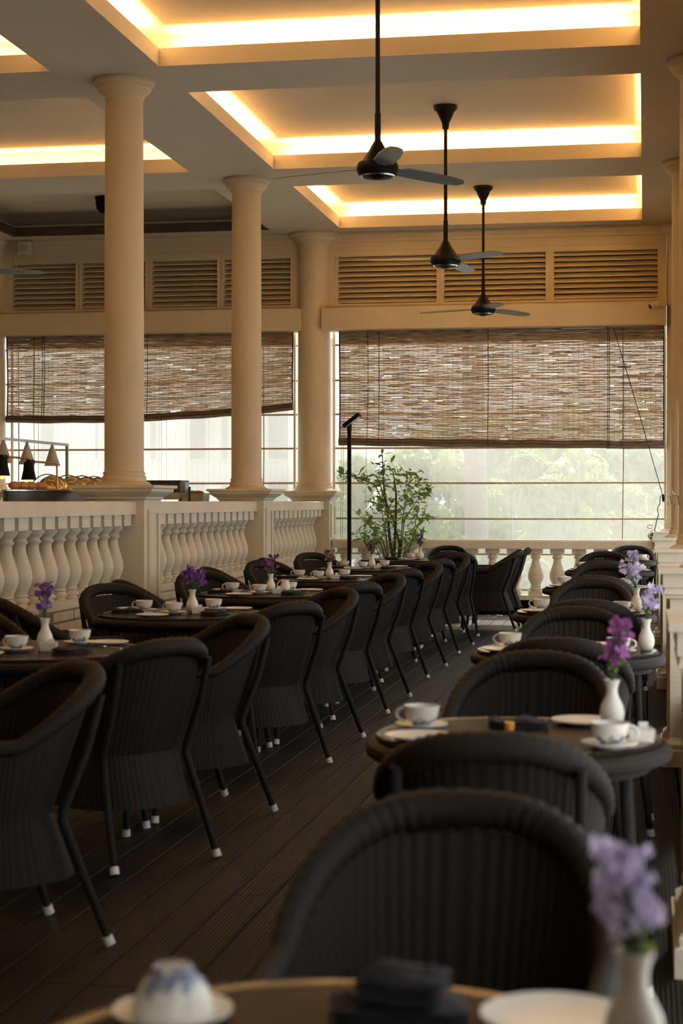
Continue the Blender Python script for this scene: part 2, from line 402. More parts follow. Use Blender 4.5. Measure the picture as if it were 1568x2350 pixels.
# clear vinyl screens with battens
def vinyl_window(name, px0, px1, cords):
    Yv = YW+.22; xa, xb = xw(px0, Yv), xw(px1, Yv)
    w = empty(name, (0, 0, 0)); w['kind'] = 'structure'
    mb = MB(); n = 24; mb.grid([[(xa+(xb-xa)*i/n, Yv+.006*math.sin(i*1.7), z) for i in range(n+1)] for z in (.03, 1.2, 2.4, 3.6)])
    mb.obj('vinyl_sheet', M['vinyl'], w)
    for py in (787, 869, 948, 1027, 1108, 1190, 1271, 1352):
        zz = zw(py, -2, Yv)
        b = MB(); b.tube([(xa, Yv-.02, zz), ((xa+xb)/2, Yv-.02, zz-.004), (xb, Yv-.02, zz)], .013, 8); b.obj('batten', M['batten'], w)
    st = MB(); x = xa+.05
    while x < xb:
        st.box(x, Yv-.008, .05, x+.0025, Yv-.005, 3.55); x += .074
    tag(st.obj('stitching', M['stitch'], w, smooth=False), kind='stuff')
    for px, mt, r in cords:
        xx = xw(px, Yv-.03); b = MB(); b.tube([(xx, Yv-.045, 3.5), (xx+.008, Yv-.045, 2), (xx-.006, Yv-.045, .93)], r, 6); b.obj('pull_cord', M[mt], w)
    return w
vinyl_window('window_1', 764, 1530, [(1176, 'glassmetal', .003), (1430, 'tancord', .007), (783, 'tancord', .003), (840, 'tancord', .003), (787.5, 'tancord', .003)])
vinyl_window('window_2', -250, 684, [(43, 'tancord', .008), (78, 'tancord', .004), (88, 'cord', .003), (371, 'glassmetal', .003), (382, 'glassmetal', .003), (605, 'tancord', .007)])
mb = MB()   # window posts
for px in (768, 1527, 30, 678):
    x = xw(px, YW+.2); mb.box(x-.012, YW+.15, .1, x+.012, YW+.19, 3.55)
tag(mb.obj('trim_6', M['plaster'], smooth=False), kind='structure')

# ------------------------------------------------------------------ columns
def profile_column(R, z0, z1):
    h = z1-z0
    return [(R*1.42, z0), (R*1.40, z0+.008), (R*1.20, z0+.028), (R*1.11, z0+.034), (R*1.13, z0+.055), (R*1.10, z0+.072), (R*1.045, z0+.076), (R*1.045, z0+.084), (R*1.075, z0+.092), (R*1.07, z0+.104), (R*1.01, z0+.110), (R, z0+.15),
            (R, z0+h*.4), (R*.985, z0+h*.7), (R*.96, z1-.26)]
def cap_profile(R, z1):
    r = R*.96
    return [(r, z1-.26), (r, z1-.158), (r*1.05, z1-.152), (r*1.07, z1-.142), (r*1.06, z1-.132), (r*1.14, z1-.120), (r*1.32, z1-.098), (r*1.42, z1-.080), (r*1.45, z1-.066), (r*1.44, z1-.058), (r*1.53, z1-.052), (r*1.60, z1-.036), (r*1.62, z1-.018), (r*1.58, z1)]
def column(x, y, R, zp, hb, hc, label, panels=(), group=None, cap_h=.115):
    t = empty('column', (x, y, 0), 0, label, 'column', group)
    MB().lathe(profile_column(R, zp, ZC), 48).obj('shaft', M['plaster'], t, angle=50)
    MB().lathe(cap_profile(R, ZC), 48).obj('capital', M['plaster'], t, angle=50)
    c = cap_h
    mb = MB().lathe([(hb+.045, 0.0), (hb+.045, .085), (hb+.03, .09), (hb+.032, .115), (hb+.012, .13), (hb, .15), (hb, zp-c)], 4, square=True)
    ped = mb.obj('pedestal', M['stone'], t, smooth=False)
    mb = MB().lathe([(hb, zp-c), (hb+.02, zp-c+.008), (hb+.02, zp-c+.022), (hb+.035, zp-c+.03), (hc-.035, zp-c+.058), (hc-.025, zp-c+.066), (hc-.025, zp-.028), (hc, zp-.022), (hc, zp)], 4, square=True)
    mb.obj('pedestal_cap', M['stone'], t, smooth=False)
    for (side, z0, z1) in panels:
        f = MB(); w = hb*.62; e = .028; p = .014
        def strip(a0, a1, b0, b1, pp=p):
            if side == 'E': f.box(hb, a0, b0, hb+pp, a1, b1)
            elif side == 'W': f.box(-hb-pp, a0, b0, -hb, a1, b1)
            else: f.box(a0, -hb-pp, b0, a1, -hb, b1)
        strip(-w, w, z1-e, z1); strip(-w, w, z0, z0+e); strip(-w, -w+e, z0+e, z1-e); strip(w-e, w, z0+e, z1-e)
        strip(-w*.55, w*.55, z0+.10, z1-.10, .006)
        f.obj('panel_moulding', M['stone'], ped, smooth=False)
    return t
yA, yB = 13.30, 17.60
ZP = 1.525
column(XCOL, yA, .157, ZP, .235, .345, 'nearest tall cream column of the left colonnade, on a panelled pedestal', [('E', .55, 1.33)], 'left colonnade columns')
column(XCOL, yB, .157, ZP, .235, .345, 'second tall cream column of the left colonnade, middle of the hall', [('E', .55, 1.33)], 'left colonnade columns')
column(XCOL, YW, .205, ZP, .235, .345, 'thick cream column at the far wall between the two reed blinds', [('E', .95, 1.36)], 'far wall columns')
column(xw(-24, YW), YW, .205, ZP, .235, .345, 'cream column cut by the left edge at the far wall', (), 'far wall columns')
for k, y in enumerate((1.6, 5.5, 9.60, 13.42, 17.44, YW+.03)):
    lab = ['', '', 'cream pedestal nearest on the right edge, its shaft out of frame', 'cream column and panelled pedestal second along the right edge',
           'cream column with curved hook third along the right edge', 'cream corner column where the far rail meets the right side'][k] or 'cream column of the right colonnade beside the nearest tables'
    column(XR, y, .175, 1.04, .30, .362, lab, [('W', .18, .86), ('S', .18, .86)], 'right colonnade columns', .16)

# ------------------------------------------------------------------ balustrades
def baluster_mesh(h, r, name='baluster', m='stone', n=20):
    p = [(.62, 0), (.62, .045), (.80, .05), (.80, .075), (.62, .10), (.58, .115), (.72, .13), (.60, .15), (.62, .17), (.88, .27), (1.0, .36), (.96, .45), (.74, .58), (.54, .69), (.48, .76), (.50, .80), (.66, .82), (.68, .84), (.56, .86), (.56, .88), (.78, .92), (.92, .955), (.95, 1.0)]
    return MB().lathe([(a*r, z*h) for a, z in p], n).mesh(name, M[m], True, 50)
bal_left = baluster_mesh(.505, .088)
dent_me = MB().box(-.092, -.112, -.088, .092, .112, 0).mesh('dentil_block', M['stone'], False)
def brick_mesh(w, d, h, m):
    b = MB(); e = .006
    b.lathe([(1, 0), (1, 0)], 4, square=True); b = MB()
    b.v = [(sx*(w-(e if k in (0, 3) else 0)), sy*(d-(e if k in (0, 3) else 0)), z) for k, z in enumerate((0, e, h-e, h)) for sx, sy in ((-1, -1), (1, -1), (1, 1), (-1, 1))]
    for k in range(3):
        for j in range(4):
            q = (j+1) % 4; b.f.append((k*4+j, k*4+q, (k+1)*4+q, (k+1)*4+j))
    b.f += [(3, 2, 1, 0), (12, 13, 14, 15)]
    return b.mesh('brick', M[m], False)
brk = brick_mesh(.055, .105, .066, 'brick'); brkr = brick_mesh(.05, .105, .066, 'brickred')
brk_h = brick_mesh(.055, .049, .066, 'brick')
def left_balustrade(ya, yb, label, y_vis):
    t = empty('balustrade', (XCOL, (ya+yb)/2, 0), 0, label, 'balustrade', 'cream balustrades of the left colonnade')
    ym = (ya+yb)/2; a, b = ya-ym, yb-ym; hw = .17
    MB().lathe([(1, 1), (1, 1)], 4)
    r = MB(); prof = [(-hw, 1.295), (-hw, 1.385), (-hw+.012, 1.398), (hw-.012, 1.398), (hw, 1.385), (hw, 1.295)]
    r.grid([[(x, a, z) for x, z in prof], [(x, b, z) for x, z in prof]], True, True); r.f += [(0, 1, 2, 3, 4, 5), (11, 10, 9, 8, 7, 6)]
    r.obj('rail', M['stone'], t, smooth=False)
    MB().box(-.085, a, 1.215, .085, b, 1.297).obj('rail_core', M['stone'], t, smooth=False)
    MB().box(-.12, a, .645, .12, b, .705).obj('base_moulding', M['stone'], t, smooth=False)
    MB().box(-.09, a, 0, .09, b, .645).obj('plinth_core', M['mortar'], t, smooth=False)
    n = int((yb-ya)/.247); sp = (yb-ya)/n
    for i in range(n):
        y = a+sp*(i+.5); link('baluster', bal_left, t, (.015, y, .705)); link('dentil_block', dent_me, t, (.03, y, 1.297), (0, 0, PI/2))
    # dentil blocks stand proud of the rail core
    for c in range(8):
        z = .004+c*.080; y = a+(.108 if c % 2 else 0)
        y0 = max(a, y_vis-ym)
        y = a+.108*(1 if c % 2 == 0 else 2)
        if c % 2: link('brick', brk_h, t, (.062, a+.052, z))
        while y+.1 < b:
            if y+ym > y_vis: link('brick', brk, t, (.062+random.uniform(-.002, .003), y, z))
            y += .218
    return t
left_balustrade(9.0, yA-.236, 'cream balustrade at the left edge, in front of the buffet lamps', 11.2)
left_balustrade(yA+.236, yB-.236, 'cream balustrade between the two slim columns', 0)
left_balustrade(yB+.236, YW-.236, 'short far cream balustrade between second slim column and thick column', 0)
dent_me.transform(Matrix.Identity(4))
# far balustrade
def far_balustrade(xa, xb, label, cat_n, full=True):
    t = empty('balustrade', ((xa+xb)/2, YW, 0), 0, label, 'balustrade', 'balustrades along the far windows')
    a, b = xa-(xa+xb)/2, xb-(xa+xb)/2
    r = MB(); prof = [(-.14, .815), (-.14, .905), (-.125, .925), (.125, .925), (.14, .905), (.14, .815)]
    r.grid([[(a, y, z) for y, z in prof], [(b, y, z) for y, z in prof]], True); r.f += [(5, 4, 3, 2, 1, 0), (6, 7, 8, 9, 10, 11)]
    r.obj('rail', M['stone'], t, smooth=False)
    MB().box(a, -.13, .19, b, .13, .245).obj('base_ledge', M['stone'], t, smooth=False)
    MB().box(a, -.10, 0, b, .10, .19).obj('plinth', M['dark'], t, smooth=False)
    me = baluster_mesh(.50, .098); ab = MB().box(-.085, -.085, 0, .085, .085, .055).mesh('baluster_block', M['stone'], False)
    n = int((xb-xa)/.255); sp = (xb-xa)/n
    for i in range(n):
        x = a+sp*(i+.5); o = link('baluster', me, t, (x, 0, .29)); 
        link('baluster_block', ab, o, (0, 0, -.047)); link('baluster_block', ab, o, (0, 0, .47))
    return t
far_balustrade(XCOL+.26, XR-.30, 'cream balustrade under the far window behind the plant', 1)
far_balustrade(-9.1, XCOL-.26, 'cream balustrade under the far left window beyond the buffet', 2)
# right plinth of brick between pedestals
for i, (ya, yb) in enumerate(((5.87, 9.23), (9.97, 13.05), (13.79, 17.07), (17.81, 20.98))):
    t = empty('brick_plinth', (.42, (ya+yb)/2, 0), 0, 'low brown brick plinth on the right, ' + ['nearest, below the first pedestal', 'between first and second pedestals', 'between second and third pedestals', 'farthest, reaching the corner column'][i], 'plinth', 'brick plinths of the right colonnade')
    ym = (ya+yb)/2; MB().box(-.20, ya-ym, 0, .20, yb-ym, .33).obj('plinth_core', M['mortar'], t, smooth=False)
    MB().box(-.23, ya-ym, .33, .22, yb-ym, .37).obj('coping', M['brickred'], t, smooth=False)
    for c in range(4):
        y = ya-ym+.108
        while y+.1 < yb-ym:
            link('brick', brkr, t, (-.178+random.uniform(-.003, .002), y, .006+c*.08)); y += .218

# ------------------------------------------------------------------ reed blinds
def reed_blind(px0, px1, zt, zl, zm, zr, label, cords, Yb=YW+.02):
    xa, xb = xw(px0, Yb), xw(px1, Yb); t = empty('reed_blind', ((xa+xb)/2, Yb, zt), 0, label, 'blind', 'reed blinds over the far windows')
    L = xb-xa; hx = L/2
    def zbot(x):
        u = (x+hx)/L
        return (zl*(1-u)*(1-2*u)+4*zm*u*(1-u)+zr*u*(2*u-1))-zt
    R = random.Random(5+int(px0)); mb = MB(); z0 = -.004; row = 0; sp = .0108
    nrow = int((zt-min(zl, zm, zr)-.06)/sp)
    for k in range(nrow):
        x = -hx; v0 = k/nrow
        while x < hx-.02:
            seg = min(R.uniform(.06, .36), hx-x)
            h = R.uniform(.0066, .0112); dz = R.uniform(-.0016, .0016); dz2 = dz+R.uniform(-.002, .002); y = R.uniform(-.003, .003)
            if R.random() < .02: x += seg*.4; continue
            def P(xx, dd, yy, top):
                return (xx+.0, yy+.018*math.sin(v0*5+xx*.7), v0*(zbot(xx)+.07)+dd+(h/2 if top else -h/2))
            pts0 = [P(x, dz, y-.0025, 1), P(x, dz, y+.0025, 1), P(x, dz, y+.0025, 0), P(x, dz, y-.0025, 0)]
            x2 = x+seg-.002; xm = (x+x2)/2; dm = (dz+dz2)/2+R.uniform(-.0015, .0015)
            pts1 = [P(xm, dm, y-.0025, 1), P(xm, dm, y+.0025, 1), P(xm, dm, y+.0025, 0), P(xm, dm, y-.0025, 0)]
            pts2 = [P(x2, dz2, y-.0025, 1), P(x2, dz2, y+.0025, 1), P(x2, dz2, y+.0025, 0), P(x2, dz2, y-.0025, 0)]
            mb.grid([pts0, pts1, pts2], True); x += seg
    tag(mb.obj('reeds', M['reed'], t, smooth=False), kind='stuff')
    # folded valance: denser second layer at the top
    vb = MB()
    for k in range(16):
        z = -.004-k*.0105; x = -hx
        while x < hx:
            seg = min(R.uniform(.5, 1.4), hx-x); j = R.uniform(-.001, .001); vb.box(x, -.022, z-.0051+j, x+seg-.002, -.016, z+.0051+j); x += seg
    tag(vb.obj('valance_reeds', M['reed'], t, smooth=False), kind='stuff')
    # roll at the bottom
    n = 26; rr = MB(); path = [(-hx-.01+(L+.02)*i/n, -.01, zbot(-hx+L*i/n)+.045+.004*math.sin(i*1.3)) for i in range(n+1)]
    rr.tube(path, .045, 12); rr.obj('bottom_roll', M['reedroll'], t)
    sp_ = MB()
    for kk in range(7):
        a = kk*2*PI/7; sp_.tube([(x, y+.0455*math.cos(a), z+.0455*math.sin(a)) for x, y, z in path], .004, 5)
    sp_.obj('roll_edges', M['reed'], t)
    for side in (-1, 1):
        e = MB(); e.tube([(side*hx, -.004+.018*math.sin(v*5+side*hx*.7), v*(zbot(side*hx)+.05)) for v in [i/12 for i in range(13)]], .009, 6); e.obj('edge_binding', M['cord'], t)
    th = MB(); x = -hx+.06
    while x < hx:
        pts = [(x, -.0045+.018*math.sin(v*5+x*.7), v*(zbot(x)+.06)) for v in [i/10 for i in range(11)]]
        th.tube(pts, .0011, 4); x += .062
    tag(th.obj('binding_threads', M['cord'], t), kind='stuff')
    for px in cords:
        x = xw(px, Yb)-(xa+xb)/2; c = MB(); c.tube([(x, -.028, 0), (x+.004, -.036, zbot(x)*.5), (x-.003, -.06, zbot(x)+.03), (x, -.03, zbot(x)-.004)], .0042, 6); c.obj('lift_cord', M['cord'], t)
    return t
reed_blind(780, 1524, 3.535, 2.10, 2.065, 2.035, 'wide brown reed blind half lowered over the right far window', (845, 871, 1121, 1395, 1399, 1430))
reed_blind(17, 672, 3.535, 2.42, 2.425, 2.545, 'narrower brown reed blind over the left far window, sagging at its left corner', (80, 99, 104, 340))
# loose diagonal cord with tangle
x0, x1 = xw(1408, YW-.25), xw(1521, YW-.25); yy = YW-.24
c = MB(); c.tube([(x0, yy, 3.50), ((x0+x1)/2, yy, zw(935, 0, yy)-.02), (x1, yy, zw(1135, 0, yy))], .0055, 6)
t = c.obj('blind_cord', M['cord']); tag(t, 'dark slanting cord hanging at the right end of the wide blind', 'cord')
c = MB(); R = random.Random(3)
pts = [(x1, yy, zw(1135, 0, yy))]
for k in range(12): pts.append((x1-.008*k-.02+R.uniform(-.012, .012), yy+R.uniform(-.01, .01), zw(1140+k*8.3, 0, yy)))
c.tube(pts, .006, 6)
for k in range(6):
    cx, cz = x1-.13+R.uniform(-.04, .03), zw(1222+R.uniform(-14, 12), 0, yy)
    c.tube([(cx+.03*math.cos(a), yy, cz+.022*math.sin(a)*(1+.3*k/6)) for a in [j*PI/5 for j in range(10)]], .004, 5)
c.obj('tangled_end', M['cord'], t)
c = MB(); c.ball((x1+.01, yy, zw(1143, 0, yy)), .03, 8, 6, (.6, .6, 1.6)); c.obj('cord_clutch', M['black_metal'], t)

# ------------------------------------------------------------------ ceiling fans
def make_fan():
    t = empty('ceiling_fan', (0, 0, ZU), 0, '', 'fan', 'black ceiling fans')
    MB().lathe([(.002, -.215), (.03, -.21), (.036, -.16), (.085, -.055), (.105, -.04), (.112, -.03), (.112, 0)], 28).obj('canopy', M['black_metal'], t)
    MB().tube([(0, 0, -.15), (0, 0, -1.27)], .0165, 12).obj('rod', M['black_metal'], t)
    MB().tube([(0, 0, -1.26), (0, 0, -1.06)], .0155*1.35, 12).obj('rod_sleeve', M['black_metal'], t)
    z = -1.24
    mo = MB().lathe([(.02, z), (.034, z-.02), (.055, z-.06), (.105, z-.135), (.135, z-.155), (.142, z-.175), (.142, z-.205), (.125, z-.235), (.075, z-.25), (.04, z-.255), (.03, z-.262), (.001, z-.262)], 32).obj('motor_housing', M['black_metal'], t)
    MB().lathe([(.100, z-.238), (.112, z-.246), (.118, z-.238)], 28, cap=False).obj('trim_ring', M['steel'], mo)
    b = MB(); rows = []
    for r, w, dz in ((.12, .030, 0), (.17, .030, 0), (.22, .062, 0), (.45, .068, -.006), (.65, .058, -.012), (.74, .040, -.015), (.765, .012, -.016)):
        tw = .22
        rows.append([(r, -w, z-.19+w*tw+dz), (r, w, z-.19-w*tw+dz), (r, w, z-.183-w*tw+dz), (r, -w, z-.183+w*tw+dz)])
    b.grid(rows, True); b.f += [(3, 2, 1, 0), (24, 25, 26, 27)]
    me = b.mesh('blade', M['blade'], True, 30)
    bl = [link('blade', me, t, rot=(0, 0, k*2*PI/3)) for k in range(3)]
    ks = [k for k in children(t)]
    return t, [(k, [(g, []) for g in children(k)]) for k in ks]
fan, fk = make_fan()
fans = [(-1.765, 11.45, 1.10, 'nearest black ceiling fan, hanging lowest in the picture over the main hall'.replace('hanging lowest in the picture ', 'largest in view, ')),
        (-1.82, 15.93, .35, 'middle black ceiling fan of the main hall, on a long rod'),
        (-1.855, 20.09, .02, 'farthest black ceiling fan, before the wide reed blind'),
        (-6.50, 15.95, .10, 'ceiling fan in the left hall, only a pale blade tip in view')]
# blade directions
angs = [math.radians(48), math.radians(-43), math.radians(50), math.radians(2)]
for i, (x, y, a, lab) in enumerate(fans):
    if i == 0: fan.location = (x, y, ZU); fan.rotation_euler = (0, 0, angs[0]); fan['label'] = lab
    else: copy_tree(fan, fk, (x, y, ZU), angs[i], lab)
t = empty('ceiling_fixture', (xw(243, 20.0), 20.0, ZU), 0, 'small black domed fixture on the unlit left ceiling beside the slim column', 'ceiling fixture')
MB().lathe([(.02, -.20), (.07, -.19), (.11, -.14), (.125, -.07), (.12, -.03)], 24).obj('dome', M['black_metal'], t)
MB().lathe([(.125, -.03), (.13, -.025), (.13, 0)], 24).obj('base_ring', M['black_metal'], t)

# small fittings on the walls
t = empty('wall_speaker', (xw(60, YW-.1), YW-.14, zw(572, -7.9, YW-.1)), 0, 'small cream loudspeaker on the far wall at top left', 'speaker')
MB().box(-.075, -.06, -.085, .075, .05, .085).obj('cabinet', M['plaster'], t, smooth=False)
MB().lathe([(.055, 0), (.055, .008)], 20).obj('grille', M['greyshade'], t, rot=(PI/2, 0, 0), loc=(0, -.06, 0))
MB().box(-.02, .05, -.03, .02, .12, .03).obj('bracket', M['plaster'], t, smooth=False)
MB().tube(bez((-.07, 0, .04), (-.2, .05, .02), (-.13, .10, -.35), 10), .007, 6).obj('cable', M['plaster'], t)
t = empty('security_camera', (xw(1502, YW-.3), YW-.27, zw(700, 0, YW-.3)), 0, 'small cream security camera on the lintel at the right corner', 'camera')
MB().tube([(.06, .0, .02), (-.045, -.03, -.02)], .035, 14).obj('body', M['plaster'], t)
MB().tube([(-.045, -.03, -.02), (-.052, -.033, -.023)], .030, 14).obj('lens', M['black_metal'], t)
MB().box(.04, -.02, -.01, .13, .05, .03).obj('bracket', M['plaster'], t, smooth=False)
MB().tube([(.05, 0, .03), (.05, .02, .22)], .004, 5).obj('cable', M['plaster'], t)
t = MB().box(-.055, -.03, 0, .055, .03, .10).obj('junction_box', M['plaster'], loc=(xw(1101, 21.0), 21.02, ZC+LIP), smooth=False); tag(t, 'small box standing in the far light cove behind the farthest fan rod', 'box')
for k, (y, dx) in enumerate(((17.44, 0), (13.42, 0))):
    t = empty('wall_hook', (XR-.172, y-.06, zw(1145, .25, y)), 0, 'curved metal hook on the ' + ['third', 'second'][k] + ' right-edge column', 'hook', 'hooks on the right columns')
    MB().tube([(0, 0, -.05), (-.01, 0, 0), (-.01, 0, .02), (-.05, 0, .04), (-.06, 0, .07)], .005, 6).obj('upper_arm', M['glassmetal'], t)
    MB().tube([(0, 0, -.05), (-.03, 0, -.06), (-.04, 0, -.03)], .005, 6).obj('lower_arm', M['glassmetal'], t)

# ------------------------------------------------------------------ wicker chair
def chair_proto():
    t = empty('wicker_armchair', (0, 0, 0), 0, 'x', 'chair')
    NS = 300; us = [i/NS for i in range(NS+1)]
    def plan(u, hx, yf, yc, yb):
        # u 0..1: left front -> back -> right front
        ua = .24
        if u < ua: s = u/ua; return (-hx*(.96+.04*s), yf+(yc-yf)*s)
        if u > 1-ua: s = (1-u)/ua; return (hx*(.96+.04*s), yf+(yc-yf)*s)
        a = PI+(u-ua)/(1-2*ua)*PI; e = .80
        cx, sy = math.cos(a), math.sin(a)
        return (hx*math.copysign(abs(cx)**e, cx), yc-(yc-yb)*abs(sy)**e)
    def rimz(u):
        ua = .24; w = 0 if (u < ua or u > 1-ua) else math.sin((u-ua)/(1-2*ua)*PI)
        w = w**.85
        return .645+.195*w+.015*(1-w)*0
    lv = [('rim', 0)]+[(None, k/10) for k in range(1, 11)]
    def pt(u, f, inner=0.0, rib=0.0):
        # f 0..1 rim->waist, 1..2 waist->skirt
        A = plan(u, .272, .235, -.03, -.372); B = plan(u, .228, .245, -.02, -.215); D = plan(u, .258, .256, -.02, -.292)
        zr = rimz(u)
        if f <= 1:
            g = f; x = A[0]+(B[0]-A[0])*g; y = A[1]+(B[1]-A[1])*g**.92; z = zr+(.42-zr)*g
        else:
            g = f-1; x = B[0]+(D[0]-B[0])*g; y = B[1]+(D[1]-B[1])*g; z = .42-.20*g
        n = Vector((x, y+.03 if y < -.03 else 0, 0))
        if n.length > 0: n.normalize()
        o = rib*math.cos(2*PI*u*NR)-inner
        return (x+n.x*o, y+n.y*o, z)
    NR = 64; NS = NR*5; us = [i/NS for i in range(NS+1)]
    fo = [0, .04, .085, .16, .28, .42, .56, .70, .85, 1.0, 1.25, 1.5, 1.75, 2.0]; fi = [0, .04, .085, .16, .28, .42, .56, .70, .85, .97]
    mb = MB(); mb.uv = []
    def shell(fs, inner, flip, rib):
        b = len(mb.v); n = len(us)
        for f in fs:
            for u in us:
                p = pt(u, f, inner, rib); mb.v.append(p); mb.uv.append((u*1.50, p[2]))
        for i in range(len(fs)-1):
            for j in range(n-1):
                if i == 1 and abs(us[j]-.5) < .052: continue       # hand slot under the rim
                q = (b+i*n+j, b+i*n+j+1, b+(i+1)*n+j+1, b+(i+1)*n+j)
                mb.f.append(q[::-1] if flip else q)
        return b
    b0 = shell(fo, 0, True, .0011); b1 = shell(fi, .014, False, .0018)
    mb.obj('woven_shell', M['wicker'], t)
    # rolled rim
    r = MB(); pth = []; rad = []
    for i in range(0, 121):
        u = i/120; p = pt(u, 0, .006); w = (rimz(u)-.645)/.195
        pth.append((p[0], p[1], p[2]+.004)); rad.append((.024+.012*w)*(1+.06*math.cos(i*PI)))
    p = pth[0]; q = pth[-1]
    pth = [(p[0], p[1]+.012, .23), (p[0], p[1]+.012, .45), (p[0], p[1]+.014, .60)]+pth+[(q[0], q[1]+.014, .60), (q[0], q[1]+.012, .45), (q[0], q[1]+.012, .23)]
    rad = [.014, .015, .018]+rad+[.018, .015, .014]
    r.tube(pth, rad, 12); r.uv = [(i*.0015, (i % 12)*.01) for i in range(len(r.v))]
    r.obj('rolled_rim', M['wicker'], t)
    s = MB(); N = 40; loop = [pt(i/N, .97, .016) for i in range(N+1)]
    for zz in (.425, .395): s.v += [(x, y, zz) for x, y, _ in loop]
    n = N+1; s.f.append(tuple(range(n))[::-1]); s.f.append(tuple(range(n, 2*n)))
    for i in range(n): k = (i+1) % n; s.f.append((i, k, n+k, n+i))
    s.uv = [(x, y) for x, y, z in s.v]; s.obj('seat', M['wicker'], t, angle=30)
    fp = MB(); nn = 40*3; rws = []
    for z in (.405, .34, .28, .225): rws.append([(-.24+.48*i/nn, .252+.002*math.cos(i*2*PI/6), z) for i in range(nn+1)])
    fp.grid(rws, flip=True); fp.uv = [(x, z) for x, y, z in fp.v]; fp.obj('front_apron', M['wicker'], t)
    def leg(pts, rs):
        l = MB().tube(pts, rs, 10); l.uv = [(i*.002, v[2]) for i, v in enumerate(l.v)]
        o = l.obj('leg', M['wicker'], t); f = Vector(pts[-1]); g = Vector(pts[-2]); dr = (g-f).normalized()
        MB().tube([f+dr*.030, f+dr*.001-Vector((0, 0, .0))], [.0165, .0175], 12).obj('foot_cap', M['foot'], o)
        return o
    for sx in (-1, 1):
        leg([(sx*.212, -.328, .79), (sx*.210, -.280, .62), (sx*.198, -.203, .43), (sx*.197, -.202, .40), (sx*.222, -.265, .22), (sx*.245, -.345, .004)], [.014, .015, .016, .016, .015, .0135])
    for sx in (-1, 1):
        leg([(sx*.215, .222, .40), (sx*.220, .228, .22), (sx*.228, .240, .004)], .014)
    return t, [(k, [(g, []) for g in children(k)]) for k in children(t)]
chair, ck = chair_proto(); used = [False]
def put_chair(x, y, face, label, group):
    """face: direction (fx, fy) the sitter looks"""
    rz = math.atan2(-face[0], face[1])
    if not used[0]:
        used[0] = True; chair.location = (x, y, 0); chair.rotation_euler = (0, 0, rz); chair['label'] = label; chair['group'] = group; return chair
    return copy_tree(chair, ck, (x, y, 0), rz, label, group)

# ------------------------------------------------------------------ tables
def table_proto(Rt, angs, name):
    t = empty(name, (0, 0, 0), 0, 'x', 'table')
    MB().lathe([(Rt-.035, .728), (Rt-.015, .731), (Rt-.010, .752), (Rt-.014, .760), (.001, .760)], 72).obj('glass_top', M['tabletop'], t, angle=30)
    rim = MB(); N = 160
    pts = [((Rt-.006)*math.cos(i*2*PI/N), (Rt-.006)*math.sin(i*2*PI/N), .722) for i in range(N+1)]
    rim.tube(pts, [.024*(1+.05*math.cos(i*PI)) for i in range(N+1)], 10, cap=False); rim.uv = [(i*.0015, 0) for i in range(len(rim.v))]
    rim.obj('wicker_rim', M['wicker'], t)
    pb = MB().lathe([(Rt-.044, .7600), (Rt-.042, .7606), (Rt-.018, .7606), (Rt-.014, .7600)], 72, cap=False); pb.obj('cove_glint_ring', M['glint_ring'], t, angle=20)  # thin ring added to catch the cove reflection near the table edge
    ap = MB(); ap.lathe([(Rt-.05, .675), (Rt-.04, .675), (Rt-.03, .72)], 120, cap=False); ap.uv = [((i % 120)/120*2*PI*Rt, v[2]) for i, v in enumerate(ap.v)]
    ap.obj('apron', M['wicker'], t)
    for a in angs:
        c, s = math.cos(a), math.sin(a)
        l = MB().tube([((Rt-.07)*c, (Rt-.07)*s, .71), ((Rt-.05)*c, (Rt-.05)*s, .35), ((Rt+.0)*c, (Rt+.0)*s, .004)], [.017, .016, .014], 10)
        l.uv = [(i*.002, v[2]) for i, v in enumerate(l.v)]; o = l.obj('leg', M['wicker'], t)
        p = Vector(((Rt+.0)*c, (Rt+.0)*s, .002)); d = Vector((-.05*c, -.05*s, .346)).normalized()
        MB().tube([p+d*.03, p], [.0165, .0175], 12).obj('foot_cap', M['foot'], o)
    return t, [(k, [(g, []) for g in children(k)]) for k in children(t)]
RT, RL = .40, .50
tabR, trk = table_proto(RT, [math.radians(a) for a in (28, 152, 208, 332)], 'round_table')
tabL, tlk = table_proto(RL, [math.radians(a) for a in (2, 92, 182, 272)], 'round_table')
rightT = []
RX = [-.345, -.345, -.33, -.35, -.35, -.33, -.31]
RD = [1.93, 4.75, 7.45, 10.05, 13.0, 16.2, 18.8]
for i, (x, d) in enumerate(zip(RX, RD)):
    y = yd(d, x); rightT.append((x, y))
    lab = 'small round dark wicker-edged table, ' + ['nearest on the right, cut by the bottom edge', 'second on the right, its left cup beside the aisle', 'third of the right row', 'fourth of the right row', 'fifth of the right row', 'sixth of the right row', 'farthest of the right row by the far balustrade'][i]
    if i == 0: tabR.location = (x, y, 0); tabR['label'] = lab; tabR['group'] = 'right row tables'
    else: copy_tree(tabR, trk, (x, y, 0), 0, lab, 'right row tables')
LY = [4.72, 7.12, 9.58, 11.75, 14.05, 16.25, 18.85]
leftT = []
for i, y in enumerate(LY):
    leftT.append((-2.60, y))
    lab = 'large round dark table of the left row, ' + ['mostly hidden at the left edge', 'nearest laid one at the left edge', 'with the big purple bunch', 'with white creamer jug behind the sugar bowl', 'with small pink flowers', 'with dark plum flowers before the plant', 'farthest, beside the black pole lamp'][i]
    if i == 0: tabL.location = (-2.6, y, 0); tabL['label'] = lab; tabL['group'] = 'left row tables'
    else: copy_tree(tabL, tlk, (-2.6, y, 0), 0, lab, 'left row tables')

